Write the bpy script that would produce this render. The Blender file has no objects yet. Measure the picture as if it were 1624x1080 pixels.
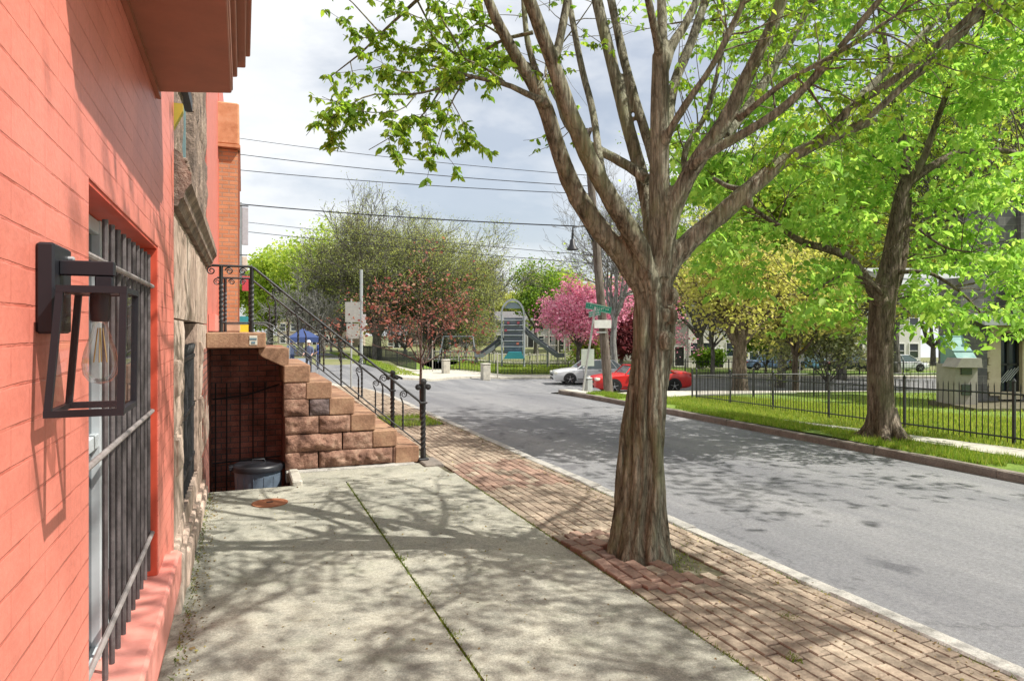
import bpy, math, random
import numpy as np
from mathutils import Vector, Matrix, noise as mnoise

R = math.radians
sc = bpy.context.scene
COL = sc.collection
F = 1082.7; H = 1.55
TH = math.atan(427.0 / F)
SN, CS = math.sin(TH), math.cos(TH)
SUNX, SUNY = 0.60, 0.42          # shadow moves (-SUNX, +SUNY) per metre of height


def W(px, py, d):
    """photograph pixel at depth d -> a place in the world"""
    r = (px - 812) / F * d
    return Vector((r * CS + d * SN, -r * SN + d * CS, H - (py - 525) / F * d))


def DR(d, r, z=None):
    x, y = r * CS + d * SN, -r * SN + d * CS
    return Vector((x, y, zt(x, y) if z is None else z))


def sst(t):
    t = min(1.0, max(0.0, t))
    return t * t * (3 - 2 * t)


def zt(x, y):
    """height of the land: level here, falling away past the corner"""
    d = x * SN + y * CS
    r = x * CS - y * SN
    if r < -8.5:
        drop = max(0.35, 0.75 + (r + 8.5) * 0.02)
    else:
        drop = min(1.5, 0.75 + (r + 8.5) * 0.094)
    z = -drop * sst((d - 16) / 20.0)
    if d > 46:
        z -= 0.035 * (d - 46) * sst((r - 8) / 14.0)
    z2 = -0.04 * min(30, max(0.0, d - 9)) * sst((x - 8.3) / 1.5)
    return min(z, z2)


# ------------------------------------------------------------------ materials
def new_mat(name):
    m = bpy.data.materials.new(name)
    m.use_nodes = True
    nt = m.node_tree
    return m, nt, nt.nodes['Principled BSDF']


def N(nt, kind, **kw):
    n = nt.nodes.new(kind)
    for k, v in kw.items():
        if k in n.inputs:
            n.inputs[k].default_value = v
        else:
            setattr(n, k, v)
    return n


def ramp(nt, stops):
    n = nt.nodes.new('ShaderNodeValToRGB')
    e = n.color_ramp.elements
    while len(e) < len(stops):
        e.new(0.5)
    for i, (p, c) in enumerate(stops):
        e[i].position = p
        e[i].color = (c[0], c[1], c[2], 1)
    return n


def coords(nt, scale=(1, 1, 1), loc=(0, 0, 0), swap=False):
    tc = nt.nodes.new('ShaderNodeTexCoord')
    out = tc.outputs['Object']
    if swap:                          # wall in the YZ plane -> XY of a brick texture
        s = nt.nodes.new('ShaderNodeSeparateXYZ'); nt.links.new(out, s.inputs[0])
        c = nt.nodes.new('ShaderNodeCombineXYZ')
        if swap == 'xz':
            nt.links.new(s.outputs[0], c.inputs[0])
        elif swap == 'sum':
            a = N(nt, 'ShaderNodeMath', operation='ADD')
            nt.links.new(s.outputs[0], a.inputs[0]); nt.links.new(s.outputs[1], a.inputs[1])
            nt.links.new(a.outputs[0], c.inputs[0])
        else:
            nt.links.new(s.outputs[1], c.inputs[0])
        nt.links.new(s.outputs[2], c.inputs[1])
        out = c.outputs[0]
    mp = nt.nodes.new('ShaderNodeMapping')
    mp.inputs['Scale'].default_value = scale
    mp.inputs['Location'].default_value = loc
    nt.links.new(out, mp.inputs['Vector'])
    return mp.outputs['Vector']


def mix(nt, fac, a, b, mode='MIX'):
    n = nt.nodes.new('ShaderNodeMix'); n.data_type = 'RGBA'; n.blend_type = mode
    for sock, v in ((n.inputs[0], fac), (n.inputs[6], a), (n.inputs[7], b)):
        if hasattr(v, 'is_output') or isinstance(v, bpy.types.NodeSocket):
            nt.links.new(v, sock)
        elif isinstance(v, (int, float)):
            sock.default_value = v
        else:
            sock.default_value = (v[0], v[1], v[2], 1)
    return n.outputs[2]


def bumpn(nt, b, h, strength, dist=0.02, prev=None):
    n = N(nt, 'ShaderNodeBump', Strength=strength, Distance=dist)
    nt.links.new(h, n.inputs['Height'])
    if prev is not None:
        nt.links.new(prev, n.inputs['Normal'])
    nt.links.new(n.outputs[0], b.inputs['Normal'])
    return n.outputs[0]


def mat(name, cols, scale=5.0, rough=0.8, bump=0.0, bscale=None, dist=0.01, metal=0.0, stretch=(1, 1, 1),
        spec=0.3, fine=None, island=0.0):
    """noise coloured surface: cols runs through a ramp; fine=(scale, amount) adds speckle"""
    m, nt, b = new_mat(name)
    v = coords(nt, stretch)
    nz = N(nt, 'ShaderNodeTexNoise', Scale=scale, Detail=7.0, Roughness=0.62)
    nt.links.new(v, nz.inputs['Vector'])
    k = len(cols)
    rp = ramp(nt, [(0.3 + 0.4 * i / max(1, k - 1), c) for i, c in enumerate(cols)])
    nt.links.new(nz.outputs[0], rp.inputs[0])
    col = rp.outputs[0]
    if fine:
        n2 = N(nt, 'ShaderNodeTexNoise', Scale=fine[0], Detail=3.0, Roughness=0.7)
        nt.links.new(v, n2.inputs['Vector'])
        r2 = ramp(nt, [(0.3, (1 - fine[1],) * 3), (0.7, (1 + fine[1],) * 3)])
        nt.links.new(n2.outputs[0], r2.inputs[0])
        col = mix(nt, 1.0, col, r2.outputs[0], 'MULTIPLY')
    if island:
        g = nt.nodes.new('ShaderNodeNewGeometry')
        r3 = ramp(nt, [(0.0, (1 - island,) * 3), (1.0, (1 + island,) * 3)])
        nt.links.new(g.outputs['Random Per Island'], r3.inputs[0])
        col = mix(nt, 1.0, col, r3.outputs[0], 'MULTIPLY')
    nt.links.new(col, b.inputs['Base Color'])
    b.inputs['Roughness'].default_value = rough
    b.inputs['Metallic'].default_value = metal
    b.inputs['Specular IOR Level'].default_value = spec
    if bump:
        nb = N(nt, 'ShaderNodeTexNoise', Scale=bscale or scale * 4, Detail=8.0, Roughness=0.65)
        nt.links.new(v, nb.inputs['Vector'])
        bumpn(nt, b, nb.outputs[0], bump, dist)
    return m


def brick_mat(name, c1, c2, mortar, bw=0.205, bh=0.0665, ms=0.006, rough=0.6, bump=0.6, swap=True, dirt=None,
              mort_mix=1.0, nscale=3.0, sharp=0.1, fine=0.12, rows_only=0.0):
    m, nt, b = new_mat(name)
    v = coords(nt, swap=swap)
    wob = N(nt, 'ShaderNodeTexNoise', Scale=6.0, Detail=2.0); nt.links.new(v, wob.inputs['Vector'])
    sc_ = N(nt, 'ShaderNodeVectorMath', operation='SCALE'); nt.links.new(wob.outputs[1], sc_.inputs[0]); sc_.inputs['Scale'].default_value = 0.006
    add = N(nt, 'ShaderNodeVectorMath', operation='ADD'); nt.links.new(v, add.inputs[0]); nt.links.new(sc_.outputs[0], add.inputs[1])
    br = nt.nodes.new('ShaderNodeTexBrick')
    br.inputs['Scale'].default_value = 1.0
    br.inputs['Brick Width'].default_value = bw
    br.inputs['Row Height'].default_value = bh
    br.inputs['Mortar Size'].default_value = ms
    br.inputs['Mortar Smooth'].default_value = sharp
    br.inputs['Bias'].default_value = 0.0
    br.inputs['Color1'].default_value = (*c1, 1); br.inputs['Color2'].default_value = (*c2, 1)
    br.inputs['Mortar'].default_value = (*mortar, 1)
    nt.links.new(add.outputs[0], br.inputs['Vector'])
    col = br.outputs['Color']
    nz = N(nt, 'ShaderNodeTexNoise', Scale=nscale, Detail=8.0, Roughness=0.65); nt.links.new(v, nz.inputs['Vector'])
    lo = dirt or (0.86, 0.86, 0.86)
    rp = ramp(nt, [(0.33, lo), (0.62, (1.04, 1.04, 1.04))]); nt.links.new(nz.outputs[0], rp.inputs[0])
    col = mix(nt, 1.0, col, rp.outputs[0], 'MULTIPLY')
    nf = N(nt, 'ShaderNodeTexNoise', Scale=60.0, Detail=4.0, Roughness=0.7); nt.links.new(v, nf.inputs['Vector'])
    rf = ramp(nt, [(0.3, (1 - fine,) * 3), (0.7, (1 + fine,) * 3)]); nt.links.new(nf.outputs[0], rf.inputs[0])
    col = mix(nt, 1.0, col, rf.outputs[0], 'MULTIPLY')
    nt.links.new(col, b.inputs['Base Color'])
    b.inputs['Roughness'].default_value = rough
    b.inputs['Specular IOR Level'].default_value = 0.3
    fac = br.outputs['Fac']
    if rows_only:               # thick paint fills the upright joints, the bed joints still show
        b2 = nt.nodes.new('ShaderNodeTexBrick'); b2.inputs['Scale'].default_value = 1.0
        b2.inputs['Brick Width'].default_value = 60.0; b2.inputs['Row Height'].default_value = bh
        b2.inputs['Mortar Size'].default_value = ms * 1.15; b2.inputs['Mortar Smooth'].default_value = .35
        b2.inputs['Color1'].default_value = (*c1, 1); b2.inputs['Color2'].default_value = (*c1, 1); b2.inputs['Mortar'].default_value = (*mortar, 1)
        nt.links.new(add.outputs[0], b2.inputs['Vector'])
        m1 = N(nt, 'ShaderNodeMath', operation='MULTIPLY'); nt.links.new(fac, m1.inputs[0]); m1.inputs[1].default_value = rows_only
        nb_ = N(nt, 'ShaderNodeTexNoise', Scale=1.0, Detail=5.0, Roughness=.6); nt.links.new(coords(nt, (3.5, 15.0, 1.0), swap=swap), nb_.inputs['Vector'])
        rb_ = ramp(nt, [(.40, (.12,) * 3), (.60, (1,) * 3)]); nt.links.new(nb_.outputs[0], rb_.inputs[0])
        m3 = N(nt, 'ShaderNodeMath', operation='MULTIPLY'); nt.links.new(b2.outputs['Fac'], m3.inputs[0]); nt.links.new(rb_.outputs[0], m3.inputs[1])
        m2 = N(nt, 'ShaderNodeMath', operation='MAXIMUM'); nt.links.new(m1.outputs[0], m2.inputs[0]); nt.links.new(m3.outputs[0], m2.inputs[1])
        fac = m2.outputs[0]
        cm = mix(nt, fac, c1, mortar)
        cm = mix(nt, 1.0, cm, rp.outputs[0], 'MULTIPLY'); cm = mix(nt, 1.0, cm, rf.outputs[0], 'MULTIPLY')
        n9 = N(nt, 'ShaderNodeTexNoise', Scale=7.0, Detail=9.0, Roughness=.75); nt.links.new(v, n9.inputs['Vector'])
        r9 = ramp(nt, [(.27, (.55, .42, .38)), (.34, (1, 1, 1)), (.70, (1.0, 1.0, 1.0)), (.80, (1.1, 1.16, 1.2))]); nt.links.new(n9.outputs[0], r9.inputs[0])
        cm = mix(nt, 1.0, cm, r9.outputs[0], 'MULTIPLY')
        nt.links.new(cm, b.inputs['Base Color'])
    inv = N(nt, 'ShaderNodeMath', operation='SUBTRACT'); inv.inputs[0].default_value = 1.0
    nt.links.new(fac, inv.inputs[1])
    p = bumpn(nt, b, inv.outputs[0], bump, 0.006)
    nb = N(nt, 'ShaderNodeTexNoise', Scale=45.0, Detail=8.0, Roughness=0.6); nt.links.new(v, nb.inputs['Vector'])
    bumpn(nt, b, nb.outputs[0], 0.25, 0.006, p)
    return m


def leaf_mat(name, cols, trans=0.45, tcol=None, rough=0.55):
    m, nt, b = new_mat(name)
    g = nt.nodes.new('ShaderNodeNewGeometry')
    k = len(cols)
    rp = ramp(nt, [(i / max(1, k - 1), c) for i, c in enumerate(cols)])
    nt.links.new(g.outputs['Random Per Island'], rp.inputs[0])
    nt.links.new(rp.outputs[0], b.inputs['Base Color'])
    b.inputs['Roughness'].default_value = rough
    b.inputs['Specular IOR Level'].default_value = 0.25
    tr = nt.nodes.new('ShaderNodeBsdfTranslucent')
    if tcol is None:
        tcol = (1.75, 1.55, 0.85)
    c2 = mix(nt, 1.0, rp.outputs[0], tcol, 'MULTIPLY')
    nt.links.new(c2, tr.inputs['Color'])
    mx = nt.nodes.new('ShaderNodeMixShader'); mx.inputs[0].default_value = trans
    nt.links.new(b.outputs[0], mx.inputs[1]); nt.links.new(tr.outputs[0], mx.inputs[2])
    nt.links.new(mx.outputs[0], nt.nodes['Material Output'].inputs['Surface'])
    return m


def glass_mat(name, tint=(0.9, 0.95, 0.95), refl=0.5):
    """thin clear pane: see-through with a fresnel sheen"""
    m, nt, b = new_mat(name)
    t = nt.nodes.new('ShaderNodeBsdfTransparent'); t.inputs[0].default_value = (*tint, 1)
    gl = nt.nodes.new('ShaderNodeBsdfGlossy'); gl.inputs['Roughness'].default_value = 0.02
    fr = nt.nodes.new('ShaderNodeFresnel'); fr.inputs[0].default_value = 1.5
    mu = N(nt, 'ShaderNodeMath', operation='MULTIPLY'); mu.inputs[1].default_value = refl * 2
    nt.links.new(fr.outputs[0], mu.inputs[0])
    mx = nt.nodes.new('ShaderNodeMixShader')
    nt.links.new(mu.outputs[0], mx.inputs[0]); nt.links.new(t.outputs[0], mx.inputs[1]); nt.links.new(gl.outputs[0], mx.inputs[2])
    nt.links.new(mx.outputs[0], nt.nodes['Material Output'].inputs['Surface'])
    return m


def plain(name, c, rough=0.5, metal=0.0, spec=0.5, coat=0.0, var=0.12):
    m = mat(name, [tuple(x * (1 - var) for x in c), tuple(min(1, x * (1 + var)) for x in c)], 9.0, rough, 0.0, metal=metal, spec=spec)
    if coat:
        m.node_tree.nodes['Principled BSDF'].inputs['Coat Weight'].default_value = coat
    return m


MT = {}


def asphalt_mat():
    m, nt, b = new_mat('asphalt')
    v = coords(nt)
    n1 = N(nt, 'ShaderNodeTexNoise', Scale=0.55, Detail=6.0, Roughness=0.6); nt.links.new(coords(nt, (1.0, 0.28, 1)), n1.inputs['Vector'])
    r1 = ramp(nt, [(0.32, (0.145, 0.147, 0.156)), (0.52, (0.185, 0.186, 0.192)), (0.7, (0.23, 0.229, 0.231))]); nt.links.new(n1.outputs[0], r1.inputs[0])
    n2 = N(nt, 'ShaderNodeTexNoise', Scale=150.0, Detail=3.0, Roughness=0.8); nt.links.new(v, n2.inputs['Vector'])
    r2 = ramp(nt, [(0.3, (0.6,) * 3), (0.7, (1.4,) * 3)]); nt.links.new(n2.outputs[0], r2.inputs[0])
    c = mix(nt, 1.0, r1.outputs[0], r2.outputs[0], 'MULTIPLY')
    n5 = N(nt, 'ShaderNodeTexNoise', Scale=38.0, Detail=5.0, Roughness=0.75); nt.links.new(v, n5.inputs['Vector'])
    r5 = ramp(nt, [(0.3, (0.72,) * 3), (0.7, (1.28,) * 3)]); nt.links.new(n5.outputs[0], r5.inputs[0])
    c = mix(nt, 1.0, c, r5.outputs[0], 'MULTIPLY')
    n6 = N(nt, 'ShaderNodeTexNoise', Scale=0.9, Detail=7.0, Roughness=0.7); nt.links.new(coords(nt, (1.5, 0.14, 1), (9, 2, 0)), n6.inputs['Vector'])
    r6 = ramp(nt, [(0.38, (0.84, 0.84, 0.86)), (0.5, (1, 1, 1)), (0.66, (1.16, 1.15, 1.13))]); nt.links.new(n6.outputs[0], r6.inputs[0])
    c = mix(nt, 1.0, c, r6.outputs[0], 'MULTIPLY')
    # dark oil spots and patches
    n3 = N(nt, 'ShaderNodeTexNoise', Scale=2.1, Detail=5.0, Roughness=0.55); nt.links.new(coords(nt, (1, 0.6, 1), (3, 1, 0)), n3.inputs['Vector'])
    r3 = ramp(nt, [(0.30, (0.62, 0.62, 0.64)), (0.37, (1, 1, 1))]); nt.links.new(n3.outputs[0], r3.inputs[0])
    c = mix(nt, 1.0, c, r3.outputs[0], 'MULTIPLY')
    # hairline cracks
    vo = N(nt, 'ShaderNodeTexVoronoi', Scale=0.42); vo.feature = 'DISTANCE_TO_EDGE'
    nw = N(nt, 'ShaderNodeTexNoise', Scale=2.5, Detail=6.0, Roughness=0.7); nt.links.new(v, nw.inputs['Vector'])
    mx_ = mix(nt, 0.35, v, nw.outputs[1])
    nt.links.new(mx_, vo.inputs['Vector'])
    r4 = ramp(nt, [(0.0, (0.6, 0.6, 0.6)), (0.006, (1, 1, 1))]); nt.links.new(vo.outputs[0], r4.inputs[0])
    c = mix(nt, 0.75, c, mix(nt, 1.0, c, r4.outputs[0], 'MULTIPLY'))
    nt.links.new(c, b.inputs['Base Color'])
    b.inputs['Roughness'].default_value = 0.85
    b.inputs['Specular IOR Level'].default_value = 0.25
    bumpn(nt, b, n2.outputs[0], 0.35, 0.008)
    return m


def concrete_mat(name, cols, speck=0.3, moss=True, sc0=1.2):
    m, nt, b = new_mat(name)
    v = coords(nt)
    n1 = N(nt, 'ShaderNodeTexNoise', Scale=sc0, Detail=8.0, Roughness=0.65); nt.links.new(v, n1.inputs['Vector'])
    r1 = ramp(nt, [(0.3 + 0.4 * i / (len(cols) - 1), c) for i, c in enumerate(cols)]); nt.links.new(n1.outputs[0], r1.inputs[0])
    n2 = N(nt, 'ShaderNodeTexNoise', Scale=110.0, Detail=4.0, Roughness=0.8); nt.links.new(v, n2.inputs['Vector'])
    r2 = ramp(nt, [(0.32, (1 - speck,) * 3), (0.68, (1 + speck,) * 3)]); nt.links.new(n2.outputs[0], r2.inputs[0])
    c = mix(nt, 1.0, r1.outputs[0], r2.outputs[0], 'MULTIPLY')
    n5 = N(nt, 'ShaderNodeTexNoise', Scale=42.0, Detail=5.0, Roughness=0.8); nt.links.new(v, n5.inputs['Vector'])
    r5 = ramp(nt, [(0.3, (1 - speck * .9,) * 3), (0.7, (1 + speck * .9,) * 3)]); nt.links.new(n5.outputs[0], r5.inputs[0])
    c = mix(nt, 1.0, c, r5.outputs[0], 'MULTIPLY')
    n6 = N(nt, 'ShaderNodeTexNoise', Scale=4.5, Detail=8.0, Roughness=0.75); nt.links.new(coords(nt, (1, 1, 1), (2, 8, 0)), n6.inputs['Vector'])
    r6 = ramp(nt, [(0.36, (0.74, 0.75, 0.76)), (0.5, (1, 1, 1)), (0.68, (1.12, 1.11, 1.08))]); nt.links.new(n6.outputs[0], r6.inputs[0])
    c = mix(nt, 1.0, c, r6.outputs[0], 'MULTIPLY')
    if moss:
        n3 = N(nt, 'ShaderNodeTexNoise', Scale=3.3, Detail=7.0, Roughness=0.7); nt.links.new(coords(nt, (1, 1, 1), (5, 2, 0)), n3.inputs['Vector'])
        r3 = ramp(nt, [(0.54, (0, 0, 0)), (0.72, (0.55, 0.55, 0.55))]); nt.links.new(n3.outputs[0], r3.inputs[0])
        c = mix(nt, r3.outputs[0], c, (0.22, 0.235, 0.17))
    nt.links.new(c, b.inputs['Base Color'])
    b.inputs['Roughness'].default_value = 0.9
    b.inputs['Specular IOR Level'].default_value = 0.2
    bumpn(nt, b, n2.outputs[0], 0.5, 0.006)
    return m


def bark_mat(name, dark, mid, light, moss=None, sxy=26, sz=3.2, bump=0.9):
    m, nt, b = new_mat(name)
    v = coords(nt, (sxy, sxy, sz))
    n1 = N(nt, 'ShaderNodeTexNoise', Scale=1.0, Detail=9.0, Roughness=0.68, Distortion=0.6); nt.links.new(v, n1.inputs['Vector'])
    r1 = ramp(nt, [(0.33, dark), (0.5, mid), (0.68, light)]); nt.links.new(n1.outputs[0], r1.inputs[0])
    c = r1.outputs[0]
    vo = N(nt, 'ShaderNodeTexVoronoi', Scale=1.0); vo.feature = 'DISTANCE_TO_EDGE'
    nd = N(nt, 'ShaderNodeTexNoise', Scale=0.8, Detail=4.0, Roughness=0.6); nt.links.new(v, nd.inputs['Vector'])
    vv = mix(nt, 0.25, coords(nt, (sxy * 1.3, sxy * 1.3, sz * 1.1)), nd.outputs[1], 'LINEAR_LIGHT')
    nt.links.new(vv, vo.inputs['Vector'])
    rv = ramp(nt, [(0.0, (0.5, 0.48, 0.46)), (0.08, (0.88, 0.88, 0.88)), (0.3, (1.06, 1.06, 1.06))]); nt.links.new(vo.outputs[0], rv.inputs[0])
    c = mix(nt, 0.85, c, mix(nt, 1.0, c, rv.outputs[0], 'MULTIPLY'))
    n7 = N(nt, 'ShaderNodeTexNoise', Scale=55.0, Detail=5.0, Roughness=0.75); nt.links.new(coords(nt, (1, 1, .5)), n7.inputs['Vector'])
    r7 = ramp(nt, [(0.3, (0.7,) * 3), (0.7, (1.3,) * 3)]); nt.links.new(n7.outputs[0], r7.inputs[0])
    c = mix(nt, 1.0, c, r7.outputs[0], 'MULTIPLY')
    v2 = coords(nt, (1, 1, 0.35))
    n2 = N(nt, 'ShaderNodeTexNoise', Scale=5.0, Detail=6.0, Roughness=0.6); nt.links.new(v2, n2.inputs['Vector'])
    r2 = ramp(nt, [(0.35, (0.72, 0.68, 0.62)), (0.65, (1.2, 1.2, 1.2))]); nt.links.new(n2.outputs[0], r2.inputs[0])
    c = mix(nt, 1.0, c, r2.outputs[0], 'MULTIPLY')
    if moss:
        n3 = N(nt, 'ShaderNodeTexNoise', Scale=3.4, Detail=8.0, Roughness=0.7); nt.links.new(coords(nt, (1, 1, 0.5), (7, 3, 1)), n3.inputs['Vector'])
        r3 = ramp(nt, [(0.52, (0, 0, 0)), (0.66, (0.6, 0.6, 0.6))]); nt.links.new(n3.outputs[0], r3.inputs[0])
        c = mix(nt, r3.outputs[0], c, moss)
    nt.links.new(c, b.inputs['Base Color'])
    b.inputs['Roughness'].default_value = 0.9
    b.inputs['Specular IOR Level'].default_value = 0.15
    pv = bumpn(nt, b, n1.outputs[0], bump, 0.02)
    bumpn(nt, b, rv.outputs[0], bump * .6, 0.012, pv)
    return m


# ------------------------------------------------------------------ mesh building
def link(o, parent=None, local=False):
    COL.objects.link(o)
    if parent is not None:
        o.parent = parent
        if not local:
            o.matrix_parent_inverse = (Matrix.Translation(parent.location) @ parent.rotation_euler.to_matrix().to_4x4()).inverted()
    return o


def tag(o, label=None, cat=None, group=None, kind=None):
    if label: o['label'] = label
    if cat: o['category'] = cat
    if group: o['group'] = group
    if kind: o['kind'] = kind
    return o


def empty(name, loc, label=None, cat=None, group=None, rz=0.0):
    o = bpy.data.objects.new(name, None)
    o.location = loc
    o.rotation_euler = (0, 0, rz)
    o.empty_display_size = 0.2
    COL.objects.link(o)
    return tag(o, label, cat, group)


class MB:
    def __init__(self):
        self.v = []; self.f = []; self.m = []

    def add(self, vs, fs, mi=0):
        k = len(self.v)
        self.v.extend([tuple(p) for p in vs])
        for f in fs:
            self.f.append(tuple(i + k for i in f)); self.m.append(mi)
        return self

    def box(self, x0, x1, y0, y1, z0, z1, mi=0, taper=0.0):
        t = taper
        vs = [(x0, y0, z0), (x1, y0, z0), (x1, y1, z0), (x0, y1, z0), (x0 + t, y0 + t, z1), (x1 - t, y0 + t, z1), (x1 - t, y1 - t, z1), (x0 + t, y1 - t, z1)]
        return self.add(vs, [(3, 2, 1, 0), (4, 5, 6, 7), (0, 1, 5, 4), (1, 2, 6, 5), (2, 3, 7, 6), (3, 0, 4, 7)], mi)

    def bbox(self, x0, x1, y0, y1, z0, z1, c=0.01, mi=0):
        """box with chamfered vertical and horizontal edges"""
        vs = []
        for z, i in ((z0, c), (z0 + c, 0), (z1 - c, 0), (z1, c)):
            a, b_, e, f_ = x0 + i, x1 - i, y0 + i, y1 - i
            k = c
            vs += [(a + k, e, z), (b_ - k, e, z), (b_, e + k, z), (b_, f_ - k, z), (b_ - k, f_, z), (a + k, f_, z), (a, f_ - k, z), (a, e + k, z)]
        fs = [tuple(range(7, -1, -1)), tuple(range(24, 32))]
        for r_ in range(3):
            for i in range(8):
                j = (i + 1) % 8
                fs.append((r_ * 8 + i, r_ * 8 + j, r_ * 8 + 8 + j, r_ * 8 + 8 + i))
        return self.add(vs, fs, mi)

    def beam(self, a, b, w, h, up=(0, 0, 1), mi=0):
        a, b = Vector(a), Vector(b)
        t = (b - a).normalized(); up = Vector(up)
        s = t.cross(up)
        if s.length < 1e-4: s = t.cross(Vector((1, 0, 0)))
        s.normalize(); u = s.cross(t).normalized()
        vs = []
        for p in (a, b):
            for i, j in ((-1, -1), (1, -1), (1, 1), (-1, 1)):
                vs.append(p + s * (i * w / 2) + u * (j * h / 2))
        return self.add(vs, [(3, 2, 1, 0), (4, 5, 6, 7), (0, 1, 5, 4), (1, 2, 6, 5), (2, 3, 7, 6), (3, 0, 4, 7)], mi)

    def tube(self, pts, rad, n=8, mi=0, caps=True, twist=0.0, square=False):
        P = np.array([tuple(p) for p in pts], float)
        k = len(P)
        rr = np.full(k, rad, float) if np.isscalar(rad) else np.array(rad, float)
        T = np.gradient(P, axis=0)
        T /= np.linalg.norm(T, axis=1)[:, None] + 1e-12
        ref = np.array((0, 0, 1.0)) if abs(T[0][2]) < 0.9 else np.array((1.0, 0, 0))
        u = np.cross(T[0], ref); u /= np.linalg.norm(u)
        base = len(self.v)
        ang = np.arange(n) * 2 * math.pi / n
        for i in range(k):
            u = u - T[i] * np.dot(u, T[i]); u /= np.linalg.norm(u) + 1e-12
            w = np.cross(T[i], u)
            a = ang + twist * i
            ring = P[i] + rr[i] * (np.cos(a)[:, None] * u + np.sin(a)[:, None] * w)
            self.v.extend(map(tuple, ring.tolist()))
        for i in range(k - 1):
            for j in range(n):
                j2 = (j + 1) % n
                self.f.append((base + i * n + j, base + i * n + j2, base + (i + 1) * n + j2, base + (i + 1) * n + j)); self.m.append(mi)
        if caps:
            self.f.append(tuple(base + j for j in range(n - 1, -1, -1))); self.m.append(mi)
            self.f.append(tuple(base + (k - 1) * n + j for j in range(n))); self.m.append(mi)
        return self

    def tubes(self, polys, n=5, minr=.0, mi=0):
        """many thin branches at once; polylines of x y z r"""
        by = {}
        for L in polys: by.setdefault(len(L), []).append(L)
        ang = np.arange(n) * 2 * math.pi / n
        for k, G in by.items():
            A = np.array(G, float); M = len(A); P = A[:, :, :3]; rr = np.maximum(A[:, :, 3], minr)
            T = np.gradient(P, axis=1); T /= np.linalg.norm(T, axis=2)[..., None] + 1e-12
            D = P[:, -1] - P[:, 0]
            ref = np.where((np.abs(D[:, 2]) > .8 * np.linalg.norm(D, axis=1))[:, None], np.array((1.0, .1, 0)), np.array((.1, .05, 1.0)))[:, None, :]
            u = np.cross(T, np.broadcast_to(ref, T.shape)); u /= np.linalg.norm(u, axis=2)[..., None] + 1e-12
            w = np.cross(T, u)
            V = P[:, :, None, :] + rr[:, :, None, None] * (np.cos(ang)[:, None] * u[:, :, None, :] + np.sin(ang)[:, None] * w[:, :, None, :])
            base = len(self.v); self.v.extend(map(tuple, V.reshape(-1, 3).tolist()))
            i, j = np.meshgrid(np.arange(k - 1), np.arange(n), indexing='ij'); j2 = (j + 1) % n
            q = np.stack([i * n + j, i * n + j2, (i + 1) * n + j2, (i + 1) * n + j], -1).reshape(-1, 4)
            F_ = (base + np.arange(M)[:, None, None] * (k * n) + q[None]).reshape(-1, 4)
            self.f.extend(map(tuple, F_.tolist())); self.m.extend([mi] * len(F_))
        return self

    def lathe(self, c, prof, n=20, mi=0, axis='z'):
        c = Vector(c); vs = []; fs = []
        for r_, z in prof:
            for i in range(n):
                a = 2 * math.pi * i / n
                p = (r_ * math.cos(a), r_ * math.sin(a), z)
                if axis == 'y': p = (p[0], p[2], p[1])
                if axis == 'x': p = (p[2], p[0], p[1])
                vs.append(c + Vector(p))
        for k in range(len(prof) - 1):
            for i in range(n):
                j = (i + 1) % n
                fs.append((k * n + i, k * n + j, (k + 1) * n + j, (k + 1) * n + i))
        if prof[0][0] > 1e-5: fs.append(tuple(range(n - 1, -1, -1)))
        if prof[-1][0] > 1e-5: fs.append(tuple((len(prof) - 1) * n + i for i in range(n)))
        return self.add(vs, fs, mi)

    def prism(self, poly, a, b, axis='y', mi=0):
        """polygon in the other two axes, pushed from a to b along axis"""
        def p3(p, t):
            return {'y': (p[0], t, p[1]), 'x': (t, p[0], p[1]), 'z': (p[0], p[1], t)}[axis]
        n = len(poly)
        vs = [p3(p, a) for p in poly] + [p3(p, b) for p in poly]
        fs = [tuple(range(n)), tuple(range(2 * n - 1, n - 1, -1))]
        for i in range(n):
            j = (i + 1) % n
            fs.append((j, i, n + i, n + j))
        return self.add(vs, fs, mi)

    def build(self, name, mats, parent=None, smooth=False, local=False, bevel=0.0, fix=True, angle=40):
        me = bpy.data.meshes.new(name)
        me.from_pydata(self.v, [], self.f)
        if not isinstance(mats, (list, tuple)): mats = [mats]
        for m in mats: me.materials.append(m)
        me.polygons.foreach_set('material_index', self.m)
        if smooth: me.polygons.foreach_set('use_smooth', [True] * len(me.polygons))
        if fix:
            import bmesh
            bm = bmesh.new(); bm.from_mesh(me)
            bmesh.ops.recalc_face_normals(bm, faces=bm.faces)
            bm.to_mesh(me); bm.free()
        me.update()
        o = bpy.data.objects.new(name, me)
        link(o, parent, local)
        if smooth and angle < 180:
            try:
                me.set_sharp_from_angle(angle=R(angle))
            except Exception:
                pass
        if bevel:
            md = o.modifiers.new('bevel', 'BEVEL'); md.width = bevel; md.segments = 2; md.limit_method = 'ANGLE'
        return o


def mesh_np(name, V, n, m, parent=None, smooth=False):
    """V: (K, n, 3) polygons of n corners each"""
    K = len(V)
    me = bpy.data.meshes.new(name)
    me.vertices.add(K * n); me.loops.add(K * n); me.polygons.add(K)
    me.vertices.foreach_set('co', np.ascontiguousarray(V, dtype=np.float32).ravel())
    me.loops.foreach_set('vertex_index', np.arange(K * n, dtype=np.int32))
    me.polygons.foreach_set('loop_start', np.arange(0, K * n, n, dtype=np.int32))
    me.polygons.foreach_set('loop_total', np.full(K, n, dtype=np.int32))
    for x in (m if isinstance(m, (list, tuple)) else [m]): me.materials.append(x)
    if smooth: me.polygons.foreach_set('use_smooth', np.ones(K, dtype=bool))
    me.update(calc_edges=True)
    o = bpy.data.objects.new(name, me)
    return link(o, parent)


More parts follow.
